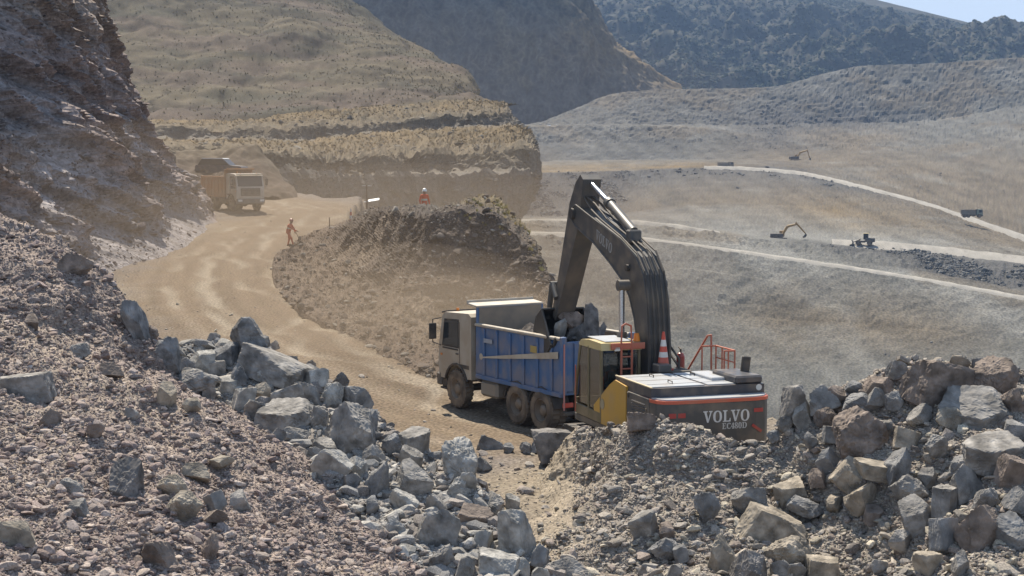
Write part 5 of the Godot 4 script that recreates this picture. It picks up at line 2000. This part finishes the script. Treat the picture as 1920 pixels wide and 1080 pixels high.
func stone_mesh(sd: int, detail: int, cuts: int, round_off: float, slabby := 0.0, rough := 0.05) -> ArrayMesh:
	# a block broken by flat faces, within a box of one metre
	var r := RandomNumberGenerator.new()
	r.seed = sd
	var planes := []
	for i in cuts:
		var n := Vector3(r.randfn(), r.randfn(), r.randfn()).normalized()
		planes.append([n, r.randf_range(0.62, 0.95)])
	if slabby == 0.0 and round_off < 0.2:
		# joints of the rock: three crooked pairs of faces
		for k in 3:
			for s in [-1.0, 1.0]:
				var n := Vector3(r.randfn(), r.randfn(), r.randfn()) * 0.42
				n[k] = s
				planes.append([n.normalized(), r.randf_range(0.5, 0.85)])
	if slabby > 0.0:
		for s in [-1.0, 1.0]:
			planes.append([(Vector3(r.randfn() * 0.12, s, r.randfn() * 0.12)).normalized(), r.randf_range(0.5, 0.62)])
			planes.append([(Vector3(s, r.randfn() * 0.15, r.randfn() * 0.25)).normalized(), r.randf_range(0.6, 0.8)])
			planes.append([(Vector3(r.randfn() * 0.25, r.randfn() * 0.15, s)).normalized(), r.randf_range(0.6, 0.8)])
	var bump := noise(sd + 500, 1.1, 4)
	var chip := noise(sd + 900, 2.4, 3, FastNoiseLite.TYPE_SIMPLEX_SMOOTH, FastNoiseLite.FRACTAL_RIDGED)
	var base := ico(detail)
	var v: Array = base[0]
	var lo := Vector3.ONE * 1e9
	var hi := -lo
	for i in v.size():
		var u: Vector3 = v[i]
		var d := 1.2
		for q in planes:
			var k: float = u.dot(q[0])
			if k > 0.02:
				d = minf(d, q[1] / k)
		d = lerpf(d, 0.85, round_off)
		d *= 1.0 + bump.get_noise_3dv(u * 1.4) * rough * 2.2 + chip.get_noise_3dv(u * 1.6) * rough
		v[i] = u * d
		lo = lo.min(v[i])
		hi = hi.max(v[i])
	for i in v.size():
		v[i] = (v[i] - (lo + hi) / 2.0) / (hi - lo)
	var p := PackedVector3Array()
	for q in base[1]:
		p.append_array([v[q[0]], v[q[2]], v[q[1]]])
	var nr := PackedVector3Array()
	for i in range(0, p.size(), 3):
		var m := (p[i + 2] - p[i]).cross(p[i + 1] - p[i]).normalized()
		nr.append_array([m, m, m])
	var a := []
	a.resize(Mesh.ARRAY_MAX)
	a[Mesh.ARRAY_VERTEX] = p
	a[Mesh.ARRAY_NORMAL] = nr
	var o := ArrayMesh.new()
	o.add_surface_from_arrays(Mesh.PRIMITIVE_TRIANGLES, a)
	return o


var blocks := []
var slabs := []
var lumps := []


func boulder(px: float, py: float, wpx: float, hpx: float, tone: String, form: String, lean: float, label: String, group := "", depth := 0.0):
	# set down on the ground that is seen under its middle
	var d := depth if depth > 0.0 else ground_at(px, py + hpx * 0.25) - 0.15
	var q := at_depth(px, py, d)
	var kinds: Array = {"block": blocks, "slab": slabs, "lump": lumps}[form]
	var o := put("boulder", kinds[rng.randi() % kinds.size()], mats[tone])
	var w := wpx * d / FOCAL
	var h := hpx * d / FOCAL
	var turn := Basis(Vector3.BACK, deg_to_rad(lean)) * Basis(Vector3.RIGHT, rng.randf_range(-0.3, 0.3)) * Basis(Vector3.UP, rng.randf_range(-0.7, 0.7) + (PI if rng.randf() < 0.5 else 0.0))
	var thick := (w * 0.55 + h * 0.45) * rng.randf_range(0.75, 1.1)
	o.transform = Transform3D(turn * Basis.from_scale(Vector3(w, h * 1.5, thick)), q - Vector3(0, h * 0.22, 0))
	describe(o, label, "boulder", group)


func stone_label(q: Array, tone: String, form: String, lean: float, group: String, own: Array) -> String:
	# told apart by look and by the landmark boulder it lies next to
	var best := 1e9
	var mark: Array
	for o in own:
		if o[8] != group:
			continue
		var d := Vector2(o[0] - q[0], (o[1] - q[1]) * 1.4).length()
		if d < best:
			best = d
			mark = o
	var size := "small" if q[2] < 32 else ("middling" if q[2] < 52 else "large")
	var colour: String = {"grey_rock": "grey", "blue_rock": "blue-grey", "light_rock": "pale", "tan_rock": "tan", "brown_rock": "brown", "dark_rock": "dark"}[tone]
	var how := "just below" if q[1] - mark[1] > 24 else ("just uphill of" if mark[1] - q[1] > 24 else "beside")
	var pose := "long" if q[2] > q[3] * 1.9 else ("upright" if q[3] > q[2] else ("tilted" if absf(lean) > 9.0 else "squat"))
	return "%s %s %s %s stone %s the %s" % [size, pose, colour, {"block": "angular", "lump": "rounded", "slab": "flat"}[form], how, " ".join(PackedStringArray(mark[7].split(" ")).slice(0, 6))]


func make_boulders():
	for i in 9:
		blocks.append(stone_mesh(100 + i, 4, 6 + i % 4, 0.0, 0.0, 0.04))
		slabs.append(stone_mesh(200 + i, 4, 4, 0.0, 1.0, 0.028))
		lumps.append(stone_mesh(300 + i, 4, 14, 0.22, 0.0, 0.06))
	rock("grey_rock", Color(0.41, 0.387, 0.358))
	rock("blue_rock", Color(0.345, 0.338, 0.33))
	rock("light_rock", Color(0.56, 0.54, 0.50))
	rock("tan_rock", Color(0.50, 0.435, 0.35))
	rock("brown_rock", Color(0.35, 0.285, 0.24))
	rock("dark_rock", Color(0.30, 0.28, 0.265))
	var pile := "boulders of the grey windrow beside the haul road"
	var mound := "stones lying on the purple-brown rubble mound"
	var berm := "boulders on the rock berm behind the excavator"
	# px, py, width, height, tone, form, lean, own label
	var own := [
		[462, 620, 80, 48, "blue_rock", "block", 0, "dark peaked boulder standing highest on the grey windrow", pile],
		[515, 682, 150, 52, "grey_rock", "slab", -20, "long grey slab sloping down the top of the windrow", pile],
		[655, 800, 112, 96, "grey_rock", "block", 0, "largest grey block of the windrow, rough-topped, beside the gravel", pile],
		[540, 775, 124, 62, "grey_rock", "block", -6, "broad grey boulder with a ridged top halfway down the windrow", pile],
		[862, 862, 78, 84, "light_rock", "lump", 8, "pale pitted upright boulder at the end of the windrow", pile],
		[809, 992, 108, 86, "grey_rock", "block", 0, "big square grey block low in the windrow", pile],
		[963, 1000, 80, 98, "light_rock", "block", 10, "tall pale boulder with a dark split side by the gravel floor", pile],
		[886, 972, 70, 40, "brown_rock", "slab", -16, "rusty brown tilted slab wedged among grey boulders", pile],
		[490, 733, 38, 30, "tan_rock", "block", 0, "small tan block sitting among grey boulders", pile],
		[625, 866, 74, 44, "light_rock", "slab", -28, "bright pale slab leaning on the windrow edge", pile],
		[665, 745, 58, 48, "blue_rock", "block", 0, "blue-grey flat-sided block at the roadside edge of the windrow", pile],
		[1040, 824, 88, 44, "dark_rock", "slab", 6, "dark tan-topped slab lying behind the tipper's rear wheels", ""],
		[46, 722, 104, 40, "grey_rock", "slab", 8, "long pale-topped slab half buried in the rubble mound", mound],
		[232, 898, 72, 66, "dark_rock", "block", 0, "dark flat-faced boulder standing in the rubble mound", mound],
		[345, 944, 72, 42, "tan_rock", "lump", 0, "rounded tan boulder on the rubble mound", mound],
		[292, 1034, 84, 54, "brown_rock", "block", 0, "large brown boulder sunk low in the rubble mound", mound],
		[531, 1045, 64, 52, "brown_rock", "lump", 0, "lumpy brown boulder at the foot of the rubble mound", mound],
		[252, 594, 40, 66, "blue_rock", "block", 14, "upright blue-grey stone on the shoulder of the rubble mound", mound],
		[1446, 984, 128, 62, "tan_rock", "slab", -32, "long tan slab tilted steeply on the gravel", berm],
		[1358, 1038, 68, 74, "tan_rock", "block", 0, "sunlit tan boulder leaning on a dark one", berm],
		[1402, 1060, 78, 64, "dark_rock", "block", 0, "dark flat-sided boulder beside the sunlit tan one", berm],
		[1484, 1032, 98, 46, "tan_rock", "lump", -10, "rounded tan boulder below the tilted slab", berm],
		[1490, 921, 78, 34, "tan_rock", "slab", 0, "flat pale tan stone lying on the gravel ramp", berm],
		[1402, 930, 68, 46, "grey_rock", "block", 0, "grey block above the tilted tan slab", berm],
		[1754, 706, 136, 70, "brown_rock", "slab", -18, "huge roof-like slab on top of the berm", berm],
		[1830, 762, 134, 66, "grey_rock", "block", 0, "huge grey boulder under the roof-like slab", berm],
		[1862, 706, 94, 62, "brown_rock", "lump", 12, "rounded brown boulder beside the roof-like slab", berm],
		[1613, 805, 114, 84, "brown_rock", "lump", 0, "brown domed boulder in the side of the berm", berm],
		[1507, 769, 40, 42, "light_rock", "block", 0, "white boulder on the crest of the berm by the counterweight", berm],
		[1485, 746, 52, 60, "grey_rock", "block", 0, "grey upright boulder on the berm crest beside a white one", berm],
		[1860, 843, 134, 42, "grey_rock", "slab", 0, "long grey ledge of rock in the berm", berm],
		[1647, 868, 36, 62, "tan_rock", "slab", 80, "upright tan slab in the berm side", berm],
		[1200, 788, 58, 26, "brown_rock", "slab", -4, "flat brown slab on the berm crest under the yellow panel", berm],
		[1840, 978, 84, 70, "brown_rock", "block", 0, "big brown boulder low in the berm", berm],
		[1870, 1056, 42, 58, "light_rock", "block", 0, "pale upright stone at the foot of the berm", berm]]
	for q in own:
		boulder(q[0], q[1], q[2], q[3], q[4], q[5], q[6], q[7], q[8])
	for q in [[1072, 588, 44, 40, "brown_rock", 35, 45.0, "brown flat-sided boulder poised in the excavator bucket"], [1052, 611, 27, 30, "light_rock", 0, 44.7, "pale-topped boulder at the tub edge under the arm"], [1106, 594, 36, 50, "dark_rock", 10, 44.9, "black upright boulder standing highest on the tub load"], [1088, 620, 40, 30, "dark_rock", 0, 44.8, "dark boulder lying below the black upright one in the tub"], [1122, 616, 36, 30, "dark_rock", -20, 45.2, "dark tilted boulder on the far side of the tub load"]]:
		boulder(q[0], q[1], q[2], q[3], q[4], "block", q[5], q[7], "boulders being loaded", q[6])
	var others := {
		pile: ["grey angular boulder lying in the windrow beside the haul road", ["grey_rock", "grey_rock", "blue_rock", "light_rock"], [
			[397, 634, 32, 20], [318, 656, 52, 46], [378, 674, 52, 42], [432, 662, 42, 46], [486, 638, 42, 22], [512, 650, 26, 22], [577, 688, 32, 26], [405, 689, 42, 24], [447, 702, 34, 42],
			[495, 704, 40, 24], [365, 706, 92, 36], [455, 746, 38, 50], [540, 741, 62, 44], [578, 738, 56, 48], [622, 738, 52, 46], [560, 813, 72, 30], [705, 896, 60, 66], [770, 824, 82, 44],
			[767, 857, 52, 40], [773, 894, 82, 60], [859, 909, 48, 44], [764, 936, 66, 48], [921, 832, 56, 26], [924, 942, 56, 42], [904, 1010, 40, 34], [830, 1046, 56, 56], [933, 1058, 82, 54],
			[1061, 1062, 92, 34], [978, 1060, 30, 32], [1016, 1036, 32, 32], [821, 942, 46, 40], [480, 760, 50, 34], [600, 780, 40, 36], [700, 850, 46, 34], [735, 830, 40, 30], [665, 870, 50, 30],
			[610, 835, 44, 30], [430, 720, 36, 26], [350, 680, 40, 26], [545, 705, 40, 26], [595, 705, 40, 28], [640, 710, 34, 26], [690, 790, 34, 40], [880, 900, 36, 40], [905, 870, 38, 26],
			[960, 940, 30, 26], [870, 1060, 44, 34], [745, 985, 40, 34], [700, 945, 36, 26], [1010, 1075, 40, 26], [660, 900, 34, 26], [585, 850, 36, 24], [520, 812, 38, 24], [1010, 833, 36, 20], [985, 836, 26, 16], [955, 838, 24, 16]]],
		mound: ["brown stone half sunk in the rubble mound", ["brown_rock", "brown_rock", "grey_rock", "tan_rock"], [
			[320, 909, 56, 36], [369, 880, 62, 26], [412, 863, 52, 18], [401, 937, 42, 28], [450, 937, 46, 32], [405, 965, 52, 18], [130, 912, 52, 28], [148, 951, 42, 28], [394, 1021, 32, 46],
			[338, 1053, 42, 40], [32, 993, 62, 42], [359, 757, 36, 20], [390, 733, 28, 36], [137, 490, 62, 34], [281, 619, 36, 26], [314, 739, 40, 40], [205, 690, 52, 22], [150, 655, 42, 24], [60, 600, 42, 20],
			[95, 780, 44, 26], [180, 800, 36, 20], [250, 775, 38, 18], [300, 825, 32, 18], [50, 870, 38, 22], [90, 1050, 48, 32], [190, 1040, 40, 28], [240, 1000, 36, 24], [470, 1000, 40, 26],
			[600, 1060, 44, 34], [560, 985, 40, 26], [640, 1010, 40, 30], [690, 1055, 42, 34], [500, 905, 38, 26], [455, 840, 34, 20], [20, 660, 36, 18], [110, 560, 32, 18], [200, 575, 34, 22], [30, 480, 30, 16],
			[420, 1060, 40, 26], [150, 990, 34, 20], [540, 930, 36, 26], [590, 1010, 34, 26], [260, 690, 30, 18], [75, 935, 30, 18]]],
		berm: ["broken stone lying on the berm behind the excavator", ["grey_rock", "brown_rock", "grey_rock", "blue_rock", "tan_rock"], [
			[1327, 942, 48, 42], [1506, 947, 72, 26], [1541, 1066, 68, 42], [1462, 1065, 40, 32], [1493, 1066, 38, 30], [1210, 974, 58, 42], [1251, 993, 42, 26], [1248, 1024, 68, 36], [1276, 1034, 28, 24],
			[1216, 1065, 38, 22], [1264, 1068, 38, 22], [1895, 750, 62, 52], [1545, 742, 62, 42], [1550, 779, 42, 32], [1609, 753, 68, 32], [1640, 741, 42, 28], [1677, 749, 38, 30], [1728, 771, 62, 32], [1640, 719, 72, 26],
			[1553, 856, 40, 36], [1588, 881, 62, 46], [1680, 868, 52, 60], [1703, 911, 78, 46], [1613, 923, 62, 44], [1813, 901, 62, 60], [1780, 936, 72, 50], [1720, 956, 62, 56], [1903, 996, 62, 60],
			[1770, 996, 58, 50], [1898, 876, 62, 50], [1813, 868, 72, 30], [1180, 915, 30, 22], [1150, 960, 34, 24], [1120, 1010, 34, 26], [1300, 985, 36, 26], [1280, 900, 30, 24], [1350, 880, 32, 22], [1230, 860, 30, 20],
			[1160, 850, 28, 20], [1320, 840, 30, 18], [1270, 815, 28, 18], [1390, 870, 28, 18], [1340, 1000, 40, 28], [1305, 1060, 38, 28], [1170, 1050, 34, 26], [1650, 800, 48, 30], [1700, 820, 56, 32], [1760, 830, 52, 32],
			[1680, 690, 40, 26], [1800, 678, 40, 22], [1845, 682, 42, 24], [1890, 692, 40, 22], [1600, 724, 34, 18], [1570, 736, 40, 22], [1530, 890, 36, 26], [1640, 960, 40, 30], [1690, 1010, 44, 32], [1740, 1050, 46, 36],
			[1800, 1050, 46, 40], [1650, 1060, 36, 24], [1850, 930, 46, 36], [1905, 930, 44, 36], [1740, 890, 40, 30], [1560, 940, 34, 24], [1780, 780, 50, 34], [1900, 800, 50, 30], [1560, 810, 34, 24], [1520, 820, 30, 22],
			[1470, 790, 30, 24], [1450, 815, 26, 18], [1100, 1075, 34, 24], [1430, 880, 24, 14], [1380, 1005, 34, 24], [1200, 1005, 30, 20], [1140, 905, 26, 18]]]}
	var forms := ["block", "block", "lump", "slab"]
	for g in others:
		for k in others[g][2].size():
			var q: Array = others[g][2][k]
			if (g == mound and k >= 22) or (g == berm and k >= 31 and q[0] < 1450):
				continue
			var tones: Array = others[g][1]
			var tone: String = tones[rng.randi() % tones.size()]
			var form: String = forms[rng.randi() % 4]
			var lean := rng.randf_range(-18, 18)
			boulder(q[0], q[1], q[2], q[3], tone, form, lean, stone_label(q, tone, form, lean, g, own), g)


func scatter(store: String, count: int, low: float, high: float, power: float, tones: Array, label: String, keep: Callable):
	# loose stones, spread over a patch as densely as it shows
	var g: Dictionary = patches[store]
	var p: PackedVector3Array = g.p
	var w: int = g.w
	var h: int = g.h
	var cell := PackedInt32Array()
	var sum := PackedFloat32Array()
	var total := 0.0
	for j in h - 1:
		for i in w - 1:
			var k := j * w + i
			if p[k].z > -6.0:
				continue
			var a := seen_at(p[k])
			if a.x < -60 or a.x > 2080 or a.y < 0 or a.y > 1180:
				continue
			var e := seen_at(p[k + 1]) - a
			var f := seen_at(p[k + w]) - a
			total += clampf(absf(e.cross(f)), 0.5, 400.0) * keep.call(p[k], g.c[k])
			cell.append(k)
			sum.append(total)
	var places := [[], [], [], []]
	var hues := [[], [], [], []]
	for s in count:
		var k := cell[mini(sum.bsearch(rng.randf() * total), cell.size() - 1)]
		var a := rng.randf()
		var b := rng.randf()
		var q := p[k].lerp(p[k + 1], a).lerp(p[k + w].lerp(p[k + w + 1], a), b)
		var size := minf(high, low * pow(maxf(rng.randf(), 1e-4), -power))
		var form := Vector3(rng.randf_range(0.7, 1.6), rng.randf_range(0.25, 0.75), rng.randf_range(0.6, 1.2)) * size
		var turn := Basis(Vector3.BACK, rng.randfn() * 0.35) * Basis(Vector3.RIGHT, rng.randfn() * 0.35) * Basis(Vector3.UP, rng.randf_range(0, TAU))
		var which := rng.randi() % 4
		places[which].append(Transform3D(turn * Basis.from_scale(form), q + Vector3(0, size * 0.12, 0)))
		var c: Color = tones[rng.randi() % tones.size()]
		hues[which].append(tinted(c, rng.randf_range(-0.3, 0.35)))
	for k in 4:
		if places[k].is_empty():
			continue
		var mm := MultiMesh.new()
		mm.transform_format = MultiMesh.TRANSFORM_3D
		mm.use_colors = true
		mm.mesh = pebbles[k]
		mm.instance_count = places[k].size()
		for i in places[k].size():
			mm.set_instance_transform(i, places[k][i])
			mm.set_instance_color(i, hues[k][i])
		var o := MultiMeshInstance3D.new()
		o.name = numbered("rubble")
		o.multimesh = mm
		o.material_override = earth("loose_stone", "grit", 0.6)
		add_child(o)
		describe(o, label, "rubble", "", "stuff")


var pebbles := []


func make_rubble():
	for i in 4:
		pebbles.append(stone_mesh(400 + i, 1, 4, 0.0, 0.6 if i % 2 else 0.0, 0.03))
	var brown := [Color(0.40, 0.318, 0.285), Color(0.46, 0.375, 0.33), Color(0.34, 0.27, 0.25), Color(0.58, 0.49, 0.425), Color(0.44, 0.375, 0.345)]
	var grey := [Color(0.46, 0.44, 0.41), Color(0.40, 0.39, 0.38), Color(0.56, 0.53, 0.48), Color(0.35, 0.315, 0.29)]
	var mixed := [Color(0.45, 0.41, 0.365), Color(0.40, 0.335, 0.29), Color(0.54, 0.48, 0.41), Color(0.36, 0.32, 0.29), Color(0.58, 0.52, 0.42)]
	var all := func(q, c): return 1.0
	scatter("mound", 70000, 0.026, 0.22, 0.40, brown, "loose purple-brown stones covering the rubble mound", all)
	scatter("windrow", 11000, 0.045, 0.42, 0.50, grey, "loose grey stones between the windrow boulders", all)
	scatter("berm", 66000, 0.028, 0.26, 0.42, mixed, "loose grey and brown stones covering the rock berm", func(q, c): return 0.12 if seen_at(q).x < 1075.0 and q.z < -31.5 else 1.0)
	var line := road_line()
	scatter("floor", 24000, 0.03, 0.26, 0.48, mixed, "gravel and stones strewn over the loading floor and road verge", func(q, c):
		var d := 1e9
		for k in line.size() - 1:
			d = minf(d, Geometry2D.get_closest_point_to_segment(Vector2(q.x, -q.z), line[k], line[k + 1]).distance_to(Vector2(q.x, -q.z)))
		return 0.0 if q.y < -1.0 else 0.10 + smooth(3.0, 7.0, d))
	scatter("bank", 12000, 0.05, 0.4, 0.45, [Color(0.22, 0.18, 0.15), Color(0.28, 0.23, 0.19), Color(0.16, 0.14, 0.125), Color(0.36, 0.33, 0.29)], "broken stones lying down the face of the cut bank", all)
	scatter("cliff", 4500, 0.08, 0.6, 0.40, [Color(0.22, 0.19, 0.19), Color(0.26, 0.21, 0.19), Color(0.30, 0.28, 0.28)], "fallen stones and ledges on the rock face", func(q, c): return 1.0 if q.y < 9.0 else 0.3)
	scatter("pit", 9000, 0.35, 1.5, 0.40, [Color(0.24, 0.235, 0.22), Color(0.21, 0.205, 0.195), Color(0.29, 0.28, 0.26)], "dark blasted rock lying on the pit slopes and dumps", func(q, c): return smooth(0.142, 0.10, c.r))
	scatter("benches", 7000, 0.22, 1.2, 0.42, [Color(0.21, 0.19, 0.16), Color(0.17, 0.155, 0.135), Color(0.27, 0.25, 0.215)], "broken rock lying on the cut benches", func(q, c): return 0.3 if c.r > 0.25 else 1.0)


func make_dust():
	var lumps_of_dust := [
		[[885, 620], 54.0, Vector3(9, 4, 7), 0.018], [[815, 626], 57.0, Vector3(12, 5, 9), 0.030], [[750, 595], 61.0, Vector3(14, 6, 10), 0.024], [[860, 540], 62.0, Vector3(13, 6, 7), 0.010],
		[[690, 490], 85.0, Vector3(40, 11, 50), 0.0045], [[480, 400], 96.0, Vector3(50, 12, 66), 0.0034], [[560, 330], 150.0, Vector3(100, 34, 120), 0.0006]]
	for q in lumps_of_dust:
		var f := FogVolume.new()
		f.name = numbered("dust")
		f.shape = RenderingServer.FOG_VOLUME_SHAPE_ELLIPSOID
		f.size = q[2]
		var m := FogMaterial.new()
		m.density = q[3]
		m.albedo = Color(0.86, 0.77, 0.66)
		f.material = m
		add_child(f)
		f.position = at_depth(q[0][0], q[0][1], q[1])
		describe(f, "brown dust hanging in the air behind the tipper", "dust", "", "stuff")
